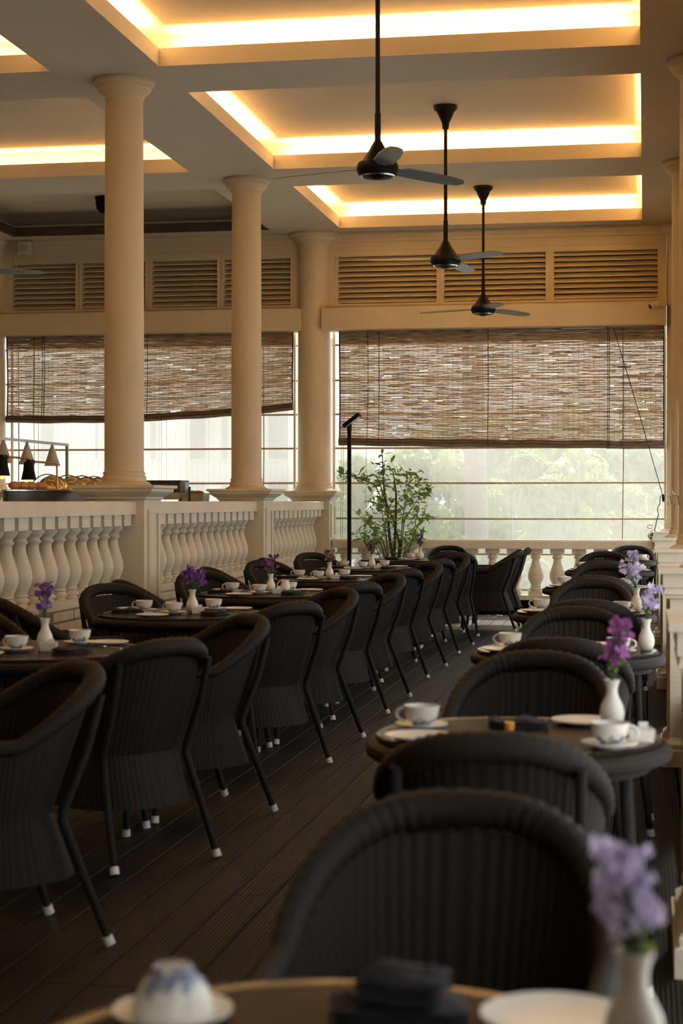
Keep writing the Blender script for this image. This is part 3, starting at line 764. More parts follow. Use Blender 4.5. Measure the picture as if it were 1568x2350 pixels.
# chairs, right row: (back distance, x, facing)
TN = ['nearest right table', 'second right table', 'third right table', 'fourth right table', 'fifth right table', 'sixth right table', 'farthest right table']
rc = [(3.12, -.325, 'F', 0), (3.93, -.365, 'N', 1), (6.05, -.385, 'F', 1), (6.64, -.33, 'N', 2), (8.60, -.35, 'F', 2), (9.22, -.31, 'N', 3), (11.75, -.35, 'F', 3),
      (12.15, -.34, 'N', 4), (14.75, -.36, 'F', 4), (15.3, -.36, 'N', 5), (18.0, -.42, 'F', 5), (20.6, -.15, 'F', 6)]
for d, x, ty, k in rc:
    y = yd(d, x); a = random.uniform(-.05, .05)
    if ty == 'F': put_chair(x, y-.355, (a, -1), 'dark wicker armchair facing the camera, far side of the '+TN[k], 'chairs of the right row')
    else: put_chair(x, y+.355, (a, 1), 'dark wicker armchair seen from behind, near side of the '+TN[k], 'chairs of the right row')
LN = ['nearest cropped left table', 'left table with tall purple stem', 'left table with big purple bunch', 'left table with creamer jug', 'left table with pink flowers', 'left table with plum flowers']
for k, (x, y) in enumerate(leftT[:6]):
    j = lambda s=.02: random.uniform(-s, s)
    if k > 0: put_chair(-2.085+j(), y-.50+j(), (-.78+j(.05), .62), 'wicker armchair, aisle side and near corner, '+LN[k], 'aisle chairs of the left row')
    put_chair(-2.08+j(), y+.445+j(), (-.76+j(.05), -.65), 'wicker armchair, aisle side and far corner, '+LN[k], 'aisle chairs of the left row')
    if k > 0:
        put_chair(-3.09+j(), y+.76+j(), (.72, -.68+j(.05)), 'wicker armchair, wall side and far corner, '+LN[k], 'wall-side chairs of the left row')
        put_chair(-3.14+j(), y-.50+j(), (.80, .60+j(.05)), 'wicker armchair, wall side and near corner, '+LN[k], 'wall-side chairs of the left row')
put_chair(-1.70, 18.78, (-1, .03), 'dark wicker armchair seen from the side at the aisle, nearer by far window', 'chairs of the farthest left table')
put_chair(-1.66, 19.50, (-1, -.02), 'dark wicker armchair seen from the side at the aisle, farther by far window', 'chairs of the farthest left table')
put_chair(xw(1024, 20.2), 20.15, (0, -1), 'dark wicker armchair facing the camera right of the potted plant', 'chairs of the farthest left table')
put_chair(xw(1030, 18.1), 18.0, (-.35, 1), 'dark wicker armchair seen from behind before the farthest left table', 'chairs of the farthest left table')

# ------------------------------------------------------------------ tableware
def simple(name, cat, parts):
    t = empty(name, (0, 0, 0), 0, 'x', cat)
    for nm, me in parts: link(nm, me, t)
    return t, [(k, []) for k in children(t)]
cupm = MB().lathe([(.024, 0), (.026, .004), (.024, .008), (.036, .016), (.046, .032), (.0495, .052), (.0505, .060), (.0485, .060), (.044, .034), (.034, .018), (.001, .012)], 32).mesh('bowl', M['china'], True, 50)
hd = MB(); hd.tube([(.046+.026*math.sin(a), 0, .034+.019*math.cos(a)) for a in [i*PI/9 for i in range(10)]], .0042, 8)
cup, cupk = simple('teacup', 'cup', [('bowl', cupm), ('handle', hd.mesh('handle', M['whitechina']))])
ctr = {}
def one(key, proto, kids, loc, rz, label, group, rot=None):
    if key not in ctr:
        ctr[key] = 1; proto.location = loc; proto.rotation_euler = rot or (0, 0, rz); proto['label'] = label; proto['group'] = group; return proto
    o = copy_tree(proto, kids, loc, rz, label, group)
    if rot: o.rotation_euler = rot
    return o
def disc(R, nm, mat='whitechina', h=.014):
    return MB().lathe([(R*.55, 0), (R*.58, .002), (R*.85, h*.6), (R, h), (R, h+.003), (R*.84, h*.6+.004), (R*.6, .005), (.001, .005)], 40).mesh(nm, M[mat], True, 50)
sauc_me = disc(.074, 'saucer'); plate_me = disc(.092, 'side_plate', h=.012)
def single(key, name, me, cat, loc, label, group, rz=0, rot=None):
    o = link(name, me, None, loc, rot or (0, 0, rz)); return tag(o, label, cat, group)
vase_me = MB().lathe([(.022, 0), (.025, .004), (.033, .022), (.035, .042), (.031, .062), (.019, .086), (.0155, .098), (.016, .112), (.021, .128), (.0235, .134), (.021, .134), (.013, .110), (.001, .108)], 32).mesh('vase', M['whitechina'], True, 60)
def sugar_mesh():
    m_ = MB(); m_.lathe([(.030, 0), (.032, .003), (.035, .03), (.036, .036), (.032, .036), (.03, .008), (.001, .008)], 4, square=True); return m_.mesh('sugar_bowl', M['whitechina'], False)
sug_me = sugar_mesh()
pack_me = MB().box(-.012, -.006, .008, .012, .006, .052).mesh('sugar_packets', M['paper'], False)
cream_b = MB().lathe([(.022, 0), (.034, .02), (.037, .04), (.030, .062), (.024, .075), (.028, .092), (.025, .092), (.018, .07), (.001, .06)], 24).mesh('body', M['china'], True, 60)
cream_h = MB().tube([(.030+.026*math.sin(a), 0, .055+.026*math.cos(a)) for a in [i*PI/9 for i in range(10)]], .004, 8).mesh('handle', M['whitechina'])
def napkin_mesh():
    m_ = MB(); R = random.Random(9); n = 10; rows = []
    for lay in range(2):
        z0 = .012*lay
        rows = [[(-.085+.17*i/n, -.045+.09*j/6, z0+.012+.004*math.sin(i*1.1+lay)+.003*math.cos(j*1.3+i)-(.008 if i in (0, n) or j in (0, 6) else 0)) for i in range(n+1)] for j in range(7)]
        m_.grid(rows)
        m_.box(-.083, -.043, z0+.001, .083, .043, z0+.006)
    return m_.mesh('napkin', M['napkin'])
nap_me = napkin_mesh()
knife_me = MB().box(-.008, -.11, 0, .008, .02, .003).box(-.005, .02, 0, .005, .11, .005).mesh('knife', M['glassmetal'], False)
card_me = MB().box(-.025, -.014, 0, .025, .014, .010).mesh('sugar_sachet', M['paper'], False)

def flower_bunch(x, y, z, kind, height, spread, n, label, lean=(0, 0), seed=1, size=.012):
    R = random.Random(seed); t = empty('flower_bunch', (x, y, z), 0, label, 'flowers', 'flower bunches in the vases')
    st = MB(); bl = MB(); lf = MB()
    for k in range(n):
        a = R.uniform(0, 2*PI); rr = spread*math.sqrt(R.random()); h = height*R.uniform(.30, 1.0)
        tip = Vector((lean[0]*h/height+rr*math.cos(a), lean[1]*h/height+rr*math.sin(a), .134+h))
        st.tube(bez((0, 0, .113), (tip.x*.25, tip.y*.25, .12+h*.6), tuple(tip), 5), .0011, 5)
        for q in range(3):
            c = tip+Vector((R.uniform(-1, 1), R.uniform(-1, 1), R.uniform(-1, .6)))*size*1.1
            ax = Vector((R.uniform(-1, 1), R.uniform(-1.4, .4), R.uniform(-.2, 1))).normalized()
            u = ax.orthogonal().normalized(); v = ax.cross(u)
            npet = 6
            for p in range(npet):
                th = p*2*PI/npet; dr = u*math.cos(th)+v*math.sin(th); sd = ax.cross(dr)
                s_ = size*R.uniform(.8, 1.2); b = len(bl.v)
                for w_ in (c, c+dr*s_*.6+sd*s_*.42+ax*s_*.15, c+dr*s_*1.15+ax*s_*.35+sd*s_*.12, c+dr*s_*1.15+ax*s_*.35-sd*s_*.12, c+dr*s_*.6-sd*s_*.42+ax*s_*.15): bl.v.append(tuple(w_))
                bl.f.append((b, b+1, b+2, b+3, b+4))
        if R.random() < .6:
            m_ = Vector((tip.x*.5, tip.y*.5, .12+h*.45)); d = Vector((R.uniform(-1, 1), R.uniform(-1, 1), .5)).normalized()*.025; sd = d.orthogonal().normalized()*.006
            b = len(lf.v); lf.v += [tuple(m_), tuple(m_+d*.5+sd), tuple(m_+d), tuple(m_+d*.5-sd)]; lf.f.append((b, b+1, b+2, b+3))
    st.obj('stems', M['stemgreen'], t)
    tag(bl.obj('blossoms', PET[kind], t, smooth=False), kind='stuff')
    if lf.v: lf.obj('leaves', M['leaf'], t, smooth=False)
    return t
ZT = .7602
def setting_cup(x, y, where, group='teacups on the tables', rz=PI, cupkind='cup'):
    single('s', 'saucer', sauc_me, 'saucer', (x, y, ZT), 'white saucer '+where, 'saucers on the tables')
    one('cup', cup, cupk, (x, y, ZT+.006), rz, 'white teacup with blue-grey print '+where, group)
def plate(x, y, where): single('p', 'side_plate', plate_me, 'plate', (x, y, ZT), 'white side plate '+where, 'side plates on the tables')
def napkin(x, y, where, rz=0):
    single('n', 'napkin', nap_me, 'napkin', (x, y, ZT), 'folded black napkin '+where, 'black napkins', rz)
def knife(x, y, where, rz=0): single('k', 'knife', knife_me, 'knife', (x, y, ZT), 'steel table knife '+where, 'knives on the tables', rz)
def vase(x, y, where): single('v', 'vase', vase_me, 'vase', (x, y, ZT), 'small white bottle vase '+where, 'white vases')
def sugar(x, y, where, rz=.2):
    o = single('g', 'sugar_bowl', sug_me, 'bowl', (x, y, ZT), 'small square white sugar bowl '+where, 'sugar bowls', rz); link('sugar_packets', pack_me, o, (.01, 0, 0))
LS = ['', 'left table with tall purple stem', 'left table with big purple bunch', 'left table with creamer jug', 'left table with pink flowers', 'left table with plum flowers', 'farthest left table']
fl = {1: ('purple', .15, .030, 16, (.0, 0)), 2: ('purple', .13, .065, 34, (.02, 0)), 3: ('plum', .13, .055, 22, (0, 0)), 4: ('pink', .10, .045, 18, (0, 0)), 5: ('plum', .13, .04, 20, (0, 0)), 6: ('plum', .15, .03, 16, (0, 0))}
FLAB = ['', 'tall thin stem of purple flowers at the left edge', 'big loose bunch of bright purple flowers', 'dim purple flower bunch beside the creamer jug', 'small dusty pink flowers', 'dark plum flowers before the potted plant', 'plum flower spike on the farthest left-hand table']
for k in range(1, 7):
    x, y = leftT[k]; w = LS[k]
    r = lambda s=.015: random.uniform(-s, s)
    if k < 6:
        vx, vy = x+.04+r(), y+.02+r()
        vase(vx, vy, 'in the middle, '+w); f = fl[k]
        flower_bunch(vx, vy, ZT, f[0], f[1], f[2], f[3], FLAB[k], f[4], k)
        sugar(x+.085+r(), y-.06+r(), 'beside the vase, '+w)
        setting_cup(x-.03+r(), y-.11+r(), 'at the near middle, '+w, rz=PI*.9)
        setting_cup(x-.25+r(), y+.08+r(), 'at the wall side, '+w, rz=PI)
        setting_cup(x+.11+r(), y+.26+r(), 'at the far side, '+w, rz=PI*.5)
        plate(x-.10+r(), y-.32+r(), 'at the near edge, '+w); plate(x-.36+r(), y+.19+r(), 'at the wall-side edge, '+w); plate(x+.24+r(), y+.32+r(), 'at the far edge, '+w)
        napkin(x-.33+r(), y-.02, 'by the wall-side cup, '+w, .2); napkin(x+.22, y-.14, 'on the aisle side, '+w, 1.2)
        knife(x-.18, y-.20, 'near the edge, '+w, 1.1); knife(x+.28, y+.16, 'on the aisle side, '+w, .9)
        single('c', 'sugar_sachet', card_me, 'sachet', (x-.20, y-.03, ZT), 'white paper sachet on the '+w, 'white sachets', .3)
    else:
        vx, vy = xw(965, y+.05), y+.05
        vase(vx, vy, 'in the middle, '+w); f = fl[k]; flower_bunch(vx, vy, ZT, f[0], f[1], f[2], f[3], FLAB[k], f[4], k)
        setting_cup(xw(943, y-.05), y-.05, 'left of the vase, '+w); setting_cup(xw(960, y+.25), y+.22, 'behind the vase, '+w)
        plate(x+.05, y-.3, 'at the near edge, '+w); plate(x+.38, y+.1, 'at the aisle edge, '+w)
        napkin(xw(905, y-.15), y-.15, 'at the near left, '+w); napkin(xw(900, y+.12), y+.15, 'at the far left, '+w); napkin(xw(1000, y+.1), y+.12, 'right of the vase, '+w)
x, y = leftT[3]
t = empty('creamer_jug', (x+.13, y+.04, ZT), 0, 'white creamer jug with blue-grey print between vase and teacup in the left row', 'jug')
link('body', cream_b, t); link('handle', cream_h, t, rot=(0, 0, PI))
x, y = leftT[2]
# right row tableware
RS = [', '+q for q in TN]
def A(px, py): return at(px, py, ZT)
# table 1
x, y = at(397, 2342, ZT)
single('s', 'saucer', sauc_me, 'saucer', (x, y, ZT), 'white saucer under the upturned cup at the bottom left', 'saucers on the tables')
o = one('cup', cup, cupk, (x, y, ZT+.0685), 0, 'white teacup turned upside down on its saucer at the bottom left', 'teacups on the tables', rot=(PI, 0, 1.9))
x, y = at(915, 2335, ZT); napkin(x, y, 'bundled at the bottom middle '.rstrip()+RS[0], .2)
o = link('napkin', nap_me, None, (x+.005, y, ZT+.028), (0, 0, 1.5)); o.scale = (.6, 1.2, 1.3); tag(o, 'second black napkin heaped on the first at the bottom middle', 'napkin', 'black napkins')
x, y = at(1275, 2352, ZT); plate(x, y, 'at the bottom right, beside the vase '.rstrip()+RS[0])
x, y = (-.012, yd(1.945, -.012)); vase(x, y, 'large at the bottom right '.rstrip()+RS[0])
flower_bunch(x, y, ZT-.012, 'lilac', .125, .030, 44, 'pale lilac blooms, largest, at the bottom right', (-.016, 0), 31, .0085)
# table 2
x, y = A(968, 1672); setting_cup(x, y, 'at the aisle side '.rstrip()+RS[1], rz=PI*1.0)
x, y = A(962, 1697); plate(x, y, 'below the aisle-side cup '.rstrip()+RS[1])
x, y = A(1190, 1668); napkin(x, y, 'in the middle '.rstrip()+RS[1], .1)
t = MB().lathe([(.012, 0), (.014, .004), (.015, .022), (.010, .024), (.001, .024)], 16).obj('candle_holder', M['amber'], loc=(x-.02, y-.075, ZT)); tag(t, 'tiny amber glass by the black napkin on the second right table', 'candle')
x, y = A(1405, 1668); vase(x, y, 'at the right '.rstrip()+RS[1])
flower_bunch(x, y, ZT, 'magenta', .175, .030, 40, 'tall magenta and purple flower spike on the second right-hand table', (.022, 0), 32, .0095)
x, y = A(1400, 1716); setting_cup(x, y, 'at the near right '.rstrip()+RS[1], rz=0)
x, y = A(1472, 1702); sugar(x-.005, y, 'at the right '.rstrip()+RS[1])
x, y = A(1362, 1668); plate(x-.03, y+.06, 'left of the vase '.rstrip()+RS[1])
# tables 3-7
for k in range(2, 7):
    x, y = rightT[k]; w = RS[k][2:]
    dv = {2: .335, 3: .30, 4: .26, 5: .2, 6: 0}[k]
    setting_cup(x-.25, y+.04, 'at the aisle side, '+w, rz=PI) if k != 6 else None
    plate(x-.27, y-.14, 'at the aisle-side near edge, '+w)
    setting_cup(x+.22 if k != 6 else x+.28, y-.14, 'at the right side, '+w, rz=0)
    if k < 6: plate(x+.14, y+.17, 'at the right far edge, '+w)
    napkin(x-.05, y+.06, 'in the middle, '+w, .1); knife(x-.15, y-.08, 'at the aisle side, '+w, .1)
    if k < 5:
        vase(x+dv, y+.03, 'at the right side, '+w)
        flower_bunch(x+dv, y+.03, ZT, 'lilac', {2: .14, 3: .15, 4: .13}[k], {2: .04, 3: .05, 4: .04}[k], 22, 'pale lilac flowers on the '+w, {2: (.02, 0), 3: (-.05, 0), 4: (0, 0)}[k], 40+k)
    sugar(x+.30, y-.02 if k > 4 else y-.12+.0, 'at the right edge, '+w) if k > 4 else None

# ------------------------------------------------------------------ buffet on the left
XB = -4.92
t = empty('buffet_counter', (XB, 15.2, 0), 0, 'long dark buffet counter behind the left balustrades', 'counter')
MB().box(-.42, -5.2, 1.355, .40, 5.2, 1.385).obj('counter_top', M['whitechina'], t, smooth=False)
MB().box(-.38, -5.1, .0, .36, 5.1, 1.355).obj('counter_body', M['plaster'], t, smooth=False)
ZB = 1.386
# heat lamp frame
def xz(px, py, X):   # point on plane x = X
    d = X*FPX/CS/(px-VPX); Y = (d+X*SN)/CS
    return Y, H+(HORY-py)*d/FPX
X = -5.27; Yr, zt_ = xz(154, 1021, X)
t = empty('heat_lamp_frame', (X, Yr, ZB), 0, 'steel gantry with hanging heat lamps over the buffet at the left edge', 'heat lamp')
hgt = zt_-ZB
MB().box(-.012, -2.6, hgt-.012, .012, .012, hgt+.012).obj('top_bar', M['steel'], t, smooth=False)
MB().box(-.012, -.012, 0, .012, .012, hgt-.01).obj('post', M['steel'], t, smooth=False)
MB().box(-.012, -2.6, 0, .012, -2.576, hgt-.01).obj('post', M['steel'], t, smooth=False)
shade_me = MB().lathe([(.075, -.19), (.068, -.18), (.022, -.035), (.015, -.02), (.012, 0)], 20, cap=False).mesh('lamp_shade', M['greyshade'])
for px in (120, 62, 8):
    yy_, _ = xz(px, 1040, X); s = link('lamp_shade', shade_me, t, (0, yy_-Yr, hgt-.012))
# carving lamps with copper arms
X = -4.94
for i, (pxl, pxa, pya) in enumerate(((66, 131, 1063), (5, 66, 1052))):
    Ya, za = xz(pxa, pya, X); Yl, zl_ = xz(pxl, pya, X)
    t = empty('carving_lamp', (X, Ya, ZB), 0, ['black heat lamp with bent copper arm, right one', 'black heat lamp with bent copper arm, at the very left edge'][i], 'heat lamp', 'black carving lamps')
    hz = za-ZB
    MB().tube([(0, 0, .012)]+[(0, 0, hz-.05)]+bez((0, 0, hz-.05), (0, 0, hz), (0, -.06, hz), 5)[1:]+[(0, (Yl-Ya), hz)], .009, 8).obj('arm', M['copper'], t)
    MB().lathe([(.05, 0), (.05, .012), (.02, .016)], 16).obj('base', M['darksteel'], t)
    MB().tube([(0, Yl-Ya+.10, hz), (0, Yl-Ya-.02, hz)], .017, 10).obj('grip', M['black_metal'], t)
    sh = MB().lathe([(.062, -.15), (.060, -.14), (.045, -.07), (.040, -.01), (.02, 0)], 20, cap=False).obj('lamp_head', M['black_metal'], t, loc=(0, Yl-Ya, hz))
    e = bpy.data.materials.new('warm_bulb'); e.use_nodes = True; bb = e.node_tree.nodes['Principled BSDF']; bb.inputs['Emission Color'].default_value = (1, .5, .18, 1); bb.inputs['Emission Strength'].default_value = 1.5; bb.inputs['Base Color'].default_value = (.8, .4, .15, 1)
    MB().ball((0, 0, -.145), .035, 12, 8, (1, 1, .9)).obj('bulb', e, sh)
# oval carving station / chafer base
Yc_, _ = xz(70, 1140, -4.75)
t = empty('carving_station', (-4.70, 13.15, ZB), 0, 'dark oval chafing pan with steel rim under the buffet lamps', 'chafing dish')
def oval(mb_, prof, sy, n=40):
    rows = [[(r*math.cos(i*2*PI/n), r*sy*math.sin(i*2*PI/n), z) for i in range(n)] for r, z in prof]; mb_.grid(rows, True); b = len(mb_.v)-n; mb_.f.append(tuple(range(b, b+n))); return mb_
oval(MB(), [(.155, .0), (.17, .01), (.17, .085)], 4.9).obj('pan', M['darksteel'], t)
oval(MB(), [(.165, .085), (.18, .09), (.18, .10), (.17, .105), (.15, .10)], 4.8).obj('rim', M['steel'], t)
for i in range(4):
    px = (25, 40, 55, 73)[i]; yq, _ = xz(px, 1105, -4.75)
    o = MB().ball((0, 0, .03), .04, 10, 7, (1.3, 1.4, .8)).obj('bread_roll', M['food'], loc=(-4.72+.012*i, yq, ZB+.103)); tag(o, 'browned roll under the heat lamps, '+['leftmost', 'second from left', 'third from left', 'rightmost'][i], 'food', 'rolls under the lamps')
# roll-top lids in a row
for i, px in enumerate((122, 168, 200, 227)):
    Yq, _ = xz(px, 1118, -5.05)
    t = empty('roll_top_chafer', (-5.05, Yq, ZB), 0, 'chafing dish with domed warm-metal lid, '+['nearest of four left of the slim column', 'second of four', 'third of four', 'farthest of four, touching the column'][i], 'chafing dish', 'domed chafing dishes')
    rr = MB(); n = 16
    for sgn in (1,):
        rows = [[(.16*math.cos(a)*c, .15*math.sin(b_)*1.0, .05+.19*math.sin(a)*c) for a in [k*PI/n for k in range(n+1)]] for b_, c in [(q, math.cos(q)**.6) for q in (-1.5, -1.2, -.8, -.4, 0, .4, .8, 1.2, 1.5)]]
        rr.grid(rows)
    rr.obj('lid', M['gold'], t)
    MB().box(-.165, -.15, 0, .165, .15, .05).obj('pan', M['darksteel'], t, smooth=False)
    ar = MB(); ar.tube([(.165*math.cos(a), -.15, .05+.195*math.sin(a)) for a in [k*PI/12 for k in range(13)]], .006, 6); ar.obj('lid_edge', M['steel'], t)
# square chafer right of column A
Yq, _ = xz(392, 1115, -4.72)
t = empty('square_chafer', (-4.74, Yq, ZB), 0, 'polished steel chafing dish standing between the two slim columns', 'chafing dish')
b = MB(); n = 14
prof = [(-.20, .20), (.06, .21)]+[(.06+.13*math.sin(a), .08+.13*math.cos(a)) for a in [k*PI/2/n for k in range(n+1)]]+[(.17, .05), (.10, .03), (-.20, .03)]
b.grid([[(-.0+.0, x_, z_) for x_, z_ in prof], [(-.0, x_, z_) for x_, z_ in prof]], True)
b = MB(); b.grid([[(-.17, x_, z_) for x_, z_ in prof], [(.17, x_, z_) for x_, z_ in prof]], True); m_ = len(prof); b.f += [tuple(range(m_)), tuple(range(m_, 2*m_))[::-1]]
b.obj('body', M['steel'], t, angle=40)
b = MB(); b.box(-.175, -.215, .10, .175, -.02, .20); b.obj('lid_window', M['darksteel'], t, smooth=False)
b = MB(); b.box(-.18, -.21, .205, .18, .12, .222); b.obj('lid_top', M['darksteel'], t, smooth=False)
for sx, sy in ((-1, -1), (1, -1), (-1, 1), (1, 1)): MB().box(sx*.17-.01, sy*.17-.01, 0, sx*.17+.01, sy*.17+.01, .16 if sy > 0 else .05).obj('leg', M['darksteel'], t, smooth=False)
Yq, _ = xz(447, 1130, -4.70)
t = empty('food_pan', (-4.71, Yq, ZB), 0, 'open steel tray heaped with small brown sausages beside the steel chafer', 'tray')
b = MB().lathe([(.13, 0), (.14, .09), (.155, .095), (.155, .10), (.135, .10), (.125, .02), (.0, .02)], 4, square=True, cap=False); b.obj('tray', M['steel'], t, smooth=False)
R = random.Random(8); b = MB()
for k in range(26):
    a = R.uniform(0, PI); c0 = Vector((R.uniform(-.1, .1), R.uniform(-.1, .1), .085+R.uniform(0, .03))); d = Vector((math.cos(a), math.sin(a), 0))*.035
    b.tube([c0-d, c0-d*.8, c0+d*.8, c0+d], [.004, .012, .012, .004], 8)
tag(b.obj('sausages', M['food'], t), kind='stuff')

# ------------------------------------------------------------------ pole lamp and potted plant
Xp = xw(802, 19.75); t = empty('pole_lamp', (Xp, 19.75, 0), 0, 'black pole lamp with tilted flat head left of the potted plant', 'lamp')
zt_ = zw(985, Xp, 19.75)
MB().lathe([(.16, 0), (.16, .012), (.03, .02), (.025, .05)], 28).obj('base', M['black_metal'], t)
MB().box(-.021, -.021, .02, .021, .021, zt_).obj('pole', M['black_metal'], t, smooth=False)
MB().tube([(0, 0, zt_-.02), (.0, 0, zt_+.06)], .028, 12).obj('swivel', M['black_metal'], t)
hd_ = MB().box(-.115, -.09, -.022, .115, .09, .022).obj('lamp_head', M['black_metal'], t, smooth=False, loc=(.03, 0, zt_+.10), rot=(0, math.radians(-38), 0))
MB().box(-.10, -.08, -.026, .10, .08, -.0225).obj('lamp_lens', M['greyshade'], hd_, smooth=False)

px_, py_ = xw(907, 20.75), 20.75
t = empty('potted_plant', (px_, py_, 0), 0, 'tall leafy green shrub in a pot before the far window', 'plant')
MB().lathe([(.15, 0), (.17, .02), (.20, .30), (.215, .33), (.215, .36), (.195, .36), (.19, .33), (.001, .33)], 28).obj('pot', M['terracotta'], t)
MB().lathe([(.19, .325), (.19, .335), (.001, .34)], 20).obj('soil', M['soil'], t)
R = random.Random(21)
lm = []
for s in (1, .8, 1.2):
    b = MB(); L = .115*s; w = .025*s
    b.v = [(0, 0, 0), (L*.3, w*.8, .003), (L*.6, w, 0), (L, 0, -.012), (L*.6, -w, 0), (L*.3, -w*.8, .003), (L*.3, 0, -.004), (L*.6, 0, -.007)]
    b.f = [(0, 1, 6), (1, 2, 7, 6), (2, 3, 7), (0, 6, 5), (6, 7, 4, 5), (7, 3, 4)]
    lm.append(b.mesh('leaf', M['leaf']))
def XZ(px, py): return (xw(px, py_)-px_, zw(py, px_, py_))
stems = [[(905, 1290), (895, 1230), (893, 1180), (885, 1120), (882, 1045)], [(915, 1290), (918, 1250), (900, 1190), (880, 1140), (862, 1090)], [(905, 1290), (910, 1200), (912, 1130), (905, 1080)],
         [(915, 1280), (925, 1180), (935, 1120), (940, 1085)], [(905, 1285), (930, 1190), (965, 1140), (990, 1120)], [(900, 1290), (870, 1240), (850, 1210), (825, 1180)], [(893, 1180), (860, 1110), (820, 1095), (785, 1092)],
         [(905, 1290), (945, 1240), (965, 1195), (975, 1180)], [(900, 1290), (865, 1260), (838, 1235), (825, 1230)], [(910, 1290), (935, 1250), (955, 1235), (968, 1240)], [(900, 1285), (885, 1220), (875, 1170), (850, 1150)], [(905, 1285), (880, 1240), (860, 1215), (848, 1200)],
         [(912, 1285), (950, 1220), (960, 1160), (962, 1100)]]
leafpts = []
for si, s in enumerate(stems):
    pts = []; ydir = R.uniform(-.12, .12)
    for k, (a, b_) in enumerate(s):
        xx, zz = XZ(a, b_); pts.append(Vector((xx, ydir*k/2+R.uniform(-.02, .02), zz)))
    pts[0] = Vector((R.uniform(-.05, .05), R.uniform(-.04, .04), .335)) if si != 6 else pts[0]
    r0 = (.022 if si < 3 else .008)
    MB().tube(pts, [r0*(1-.75*k/(len(pts)-1)) for k in range(len(pts))], 7).obj('stem', M['bark'], t)
    for k in range(1, len(pts)):
        w = 1 if k == 1 else 3
        for q in range(w*8): 
            f = R.random(); leafpts.append(pts[k-1].lerp(pts[k], f)+Vector((R.gauss(0, .05), R.gauss(0, .06), R.gauss(0, .035))))
    for q in range(4): leafpts.append(pts[-1]+Vector((R.gauss(0, .02), R.gauss(0, .02), R.gauss(0, .02))))
R.shuffle(leafpts)
for p in leafpts[:299]:
    link('leaf', R.choice(lm), t, p, (R.uniform(-.8, .8), R.uniform(-1.1, .5), R.uniform(0, 2*PI)))
sl_ = MB()
for p in leafpts[299:]:
    d = Vector((R.gauss(0, 1), R.gauss(0, 1), R.gauss(0, .6))).normalized(); u = d.orthogonal().normalized()
    k = len(sl_.v); L = R.uniform(.05, .085); sl_.v += [tuple(p), tuple(p+d*L*.5+u*.015), tuple(p+d*L), tuple(p+d*L*.5-u*.015)]; sl_.f.append((k, k+1, k+2, k+3))
tag(sl_.obj('small_leaves', M['leaf'], t, smooth=False), kind='stuff')

# ------------------------------------------------------------------ outside
mb = MB(); mb.box(-60, YW+.3, -1.4, 50, 90, -1.2); tag(mb.obj('ground', M['ground'], smooth=False), kind='structure')
def foliage_tree(x, y, z0, hgt, rad, n, label, seed, trunk=.16):
    R = random.Random(seed); t = empty('tree', (x, y, z0), 0, label, 'tree', 'trees beyond the far window')
    tr = MB(); tr.tube([(0, 0, 0), (.1, 0, hgt*.35), (-.05, .1, hgt*.75)], [trunk, trunk*.7, trunk*.3], 8)
    for q in range(6):
        a = q*PI/3; tr.tube([(0, 0, hgt*(.3+.05*q)), (rad*.5*math.cos(a), rad*.5*math.sin(a), hgt*(.5+.05*q))], [trunk*.4, trunk*.12], 6)
    tr.obj('trunk', M['bark'], t)
    b = MB(); cl = [(Vector((R.gauss(0, .40)*rad, R.gauss(0, .3)*rad, hgt*R.uniform(.28, 1.0))), rad*R.uniform(.16, .34)) for q in range(26)]
    for q in range(n):
        c, rr = R.choice(cl); v = Vector((R.gauss(0, 1), R.gauss(0, 1), R.gauss(0, 1))).normalized()
        p = c+v*rr*R.uniform(.75, 1.05); nn = (v+Vector((R.gauss(0, .4), R.gauss(0, .4), R.gauss(0, .4)+.3))).normalized(); u = nn.orthogonal().normalized(); u = (Matrix.Rotation(R.uniform(0, 6.3), 3, nn) @ u); w = nn.cross(u)
        s = R.uniform(.09, .18); k = len(b.v); b.v += [tuple(p-u*s), tuple(p+w*s*.45), tuple(p+u*s), tuple(p-w*s*.45)]; b.f.append((k, k+1, k+2, k+3))
    tag(b.obj('foliage', M['treeleaf'], t, smooth=False), kind='stuff')
TR = [(880, 31, 3.3, 1.3), (1300, 31.5, 3.7, 1.45), (1120, 37, 4.1, 1.6), (1470, 37, 3.6, 1.4), (985, 44, 4.4, 1.6), (1345, 48, 5.0, 1.9), (1000, 26.2, 1.9, .75), (1445, 26.2, 1.8, .65), (1215, 26.2, 1.6, .6)]
TL = ['bushy tree behind the pole lamp', 'large rounded tree right of centre in the far window', 'distant tree behind the palm trunk', 'hazy tree at the right end of the far window', 'farther tree above the potted plant', 'tallest hazy tree behind the rounded tree',
      'low shrub outside between potted plant and palm trunk', 'low shrub outside near the tan cord', 'low shrub outside in the middle of the window']
for k, (px, y, hh, rd) in enumerate(TR):
    foliage_tree(xw(px, y), y, -1.2, hh, rd, 5200, TL[k], 60+k)
t = empty('palm_tree', (xw(1092, 28.5), 28.5, -1.2), 0, 'thick grey palm trunk seen through the far window', 'tree')
MB().tube([(.07, 0, 0), (.03, 0, 1.5), (0, 0, 3), (-.05, 0, 5), (-.05, 0, 8)], [.23, .205, .185, .17, .15], 20).obj('trunk', M['palmbark'], t)
fr = MB()
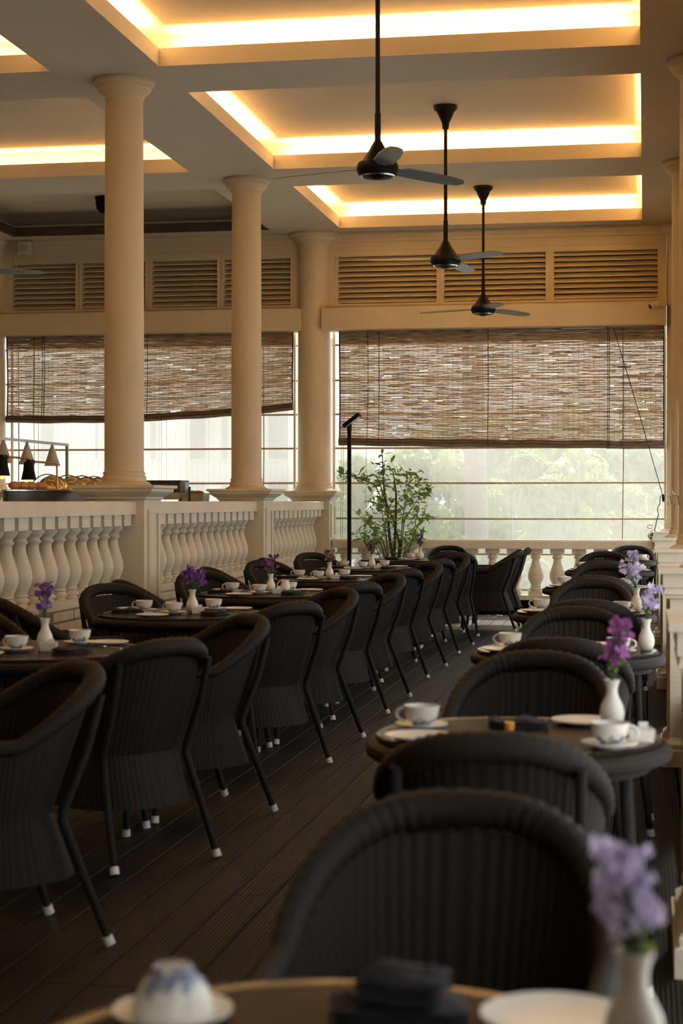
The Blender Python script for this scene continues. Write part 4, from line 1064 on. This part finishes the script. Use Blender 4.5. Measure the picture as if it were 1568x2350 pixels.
for q in range(14):
    a = q*2*PI/14; pr = None
    pts = [(-.05+r_*math.cos(a), r_*math.sin(a), 8+.9*r_-.42*r_*r_) for r_ in (0, .6, 1.2, 1.8, 2.4)]
    for i in range(4):
        for sd in (-1, 1):
            k = len(fr.v); dx, dy = -math.sin(a)*.32*sd, math.cos(a)*.32*sd
            fr.v += [pts[i], pts[i+1], (pts[i+1][0]+dx, pts[i+1][1]+dy, pts[i+1][2]-.15), (pts[i][0]+dx, pts[i][1]+dy, pts[i][2]-.15)]; fr.f.append((k, k+1, k+2, k+3))
tag(fr.obj('fronds', M['treeleaf'], t, smooth=False), kind='stuff')
# pale building beyond the left window
Yb = 38; xa, xb = xw(60, Yb), xw(770, Yb)
t = empty('building', ((xa+xb)/2, Yb, -1.2), 0, 'pale hazy building with tall windows beyond the left far window', 'building')
L = xb-xa; MB().box(-L/2, 0, 0, L/2, 4, 9).obj('wall', M['outwall'], t, smooth=False)
for i, (p0, p1) in enumerate(((215, 232), (340, 365), (432, 478), (505, 530), (612, 672), (700, 735), (90, 130))):
    x0, x1 = xw(p0, Yb)-(xa+xb)/2, xw(p1, Yb)-(xa+xb)/2
    for z0, z1 in ((.4, 3.1), (3.5, 5.9), (6.3, 8.4)):
        f = MB().box(x0, -.06, z0, x1, -.005, z1).obj('window_frame', M['outwall'], t, smooth=False)
        MB().box(x0+.06, -.08, z0+.06, x1-.06, -.062, z1-.06).obj('window_pane', M['outglass'], f, smooth=False)
for px in (400, 560, 690):
    x = xw(px, Yb-1.2)-(xa+xb)/2; MB().tube([(x, -1.2, 0), (x, -1.2, 6.2)], .28, 18).obj('portico_column', M['outwall'], t)
MB().box(-L*.1, -1.6, 6.2, L/2, 0, 6.7).obj('portico_roof', M['outwall'], t, smooth=False)
Yb = 60; xa, xb = xw(1400, Yb), xw(1640, Yb)
t = empty('building', ((xa+xb)/2, Yb, -1.2), 0, 'distant grey building above the trees at the right end of the far window', 'building')
MB().box((xa-xb)/2, 0, 0, (xb-xa)/2, 6, 4.6).obj('wall', M['outwall'], t, smooth=False)
for k in range(5):
    x = (xa-xb)/2+.4+k*.8; MB().box(x, -.05, 3.0, x+.35, -.005, 4.0).obj('window_pane', M['outglass'], t, smooth=False)
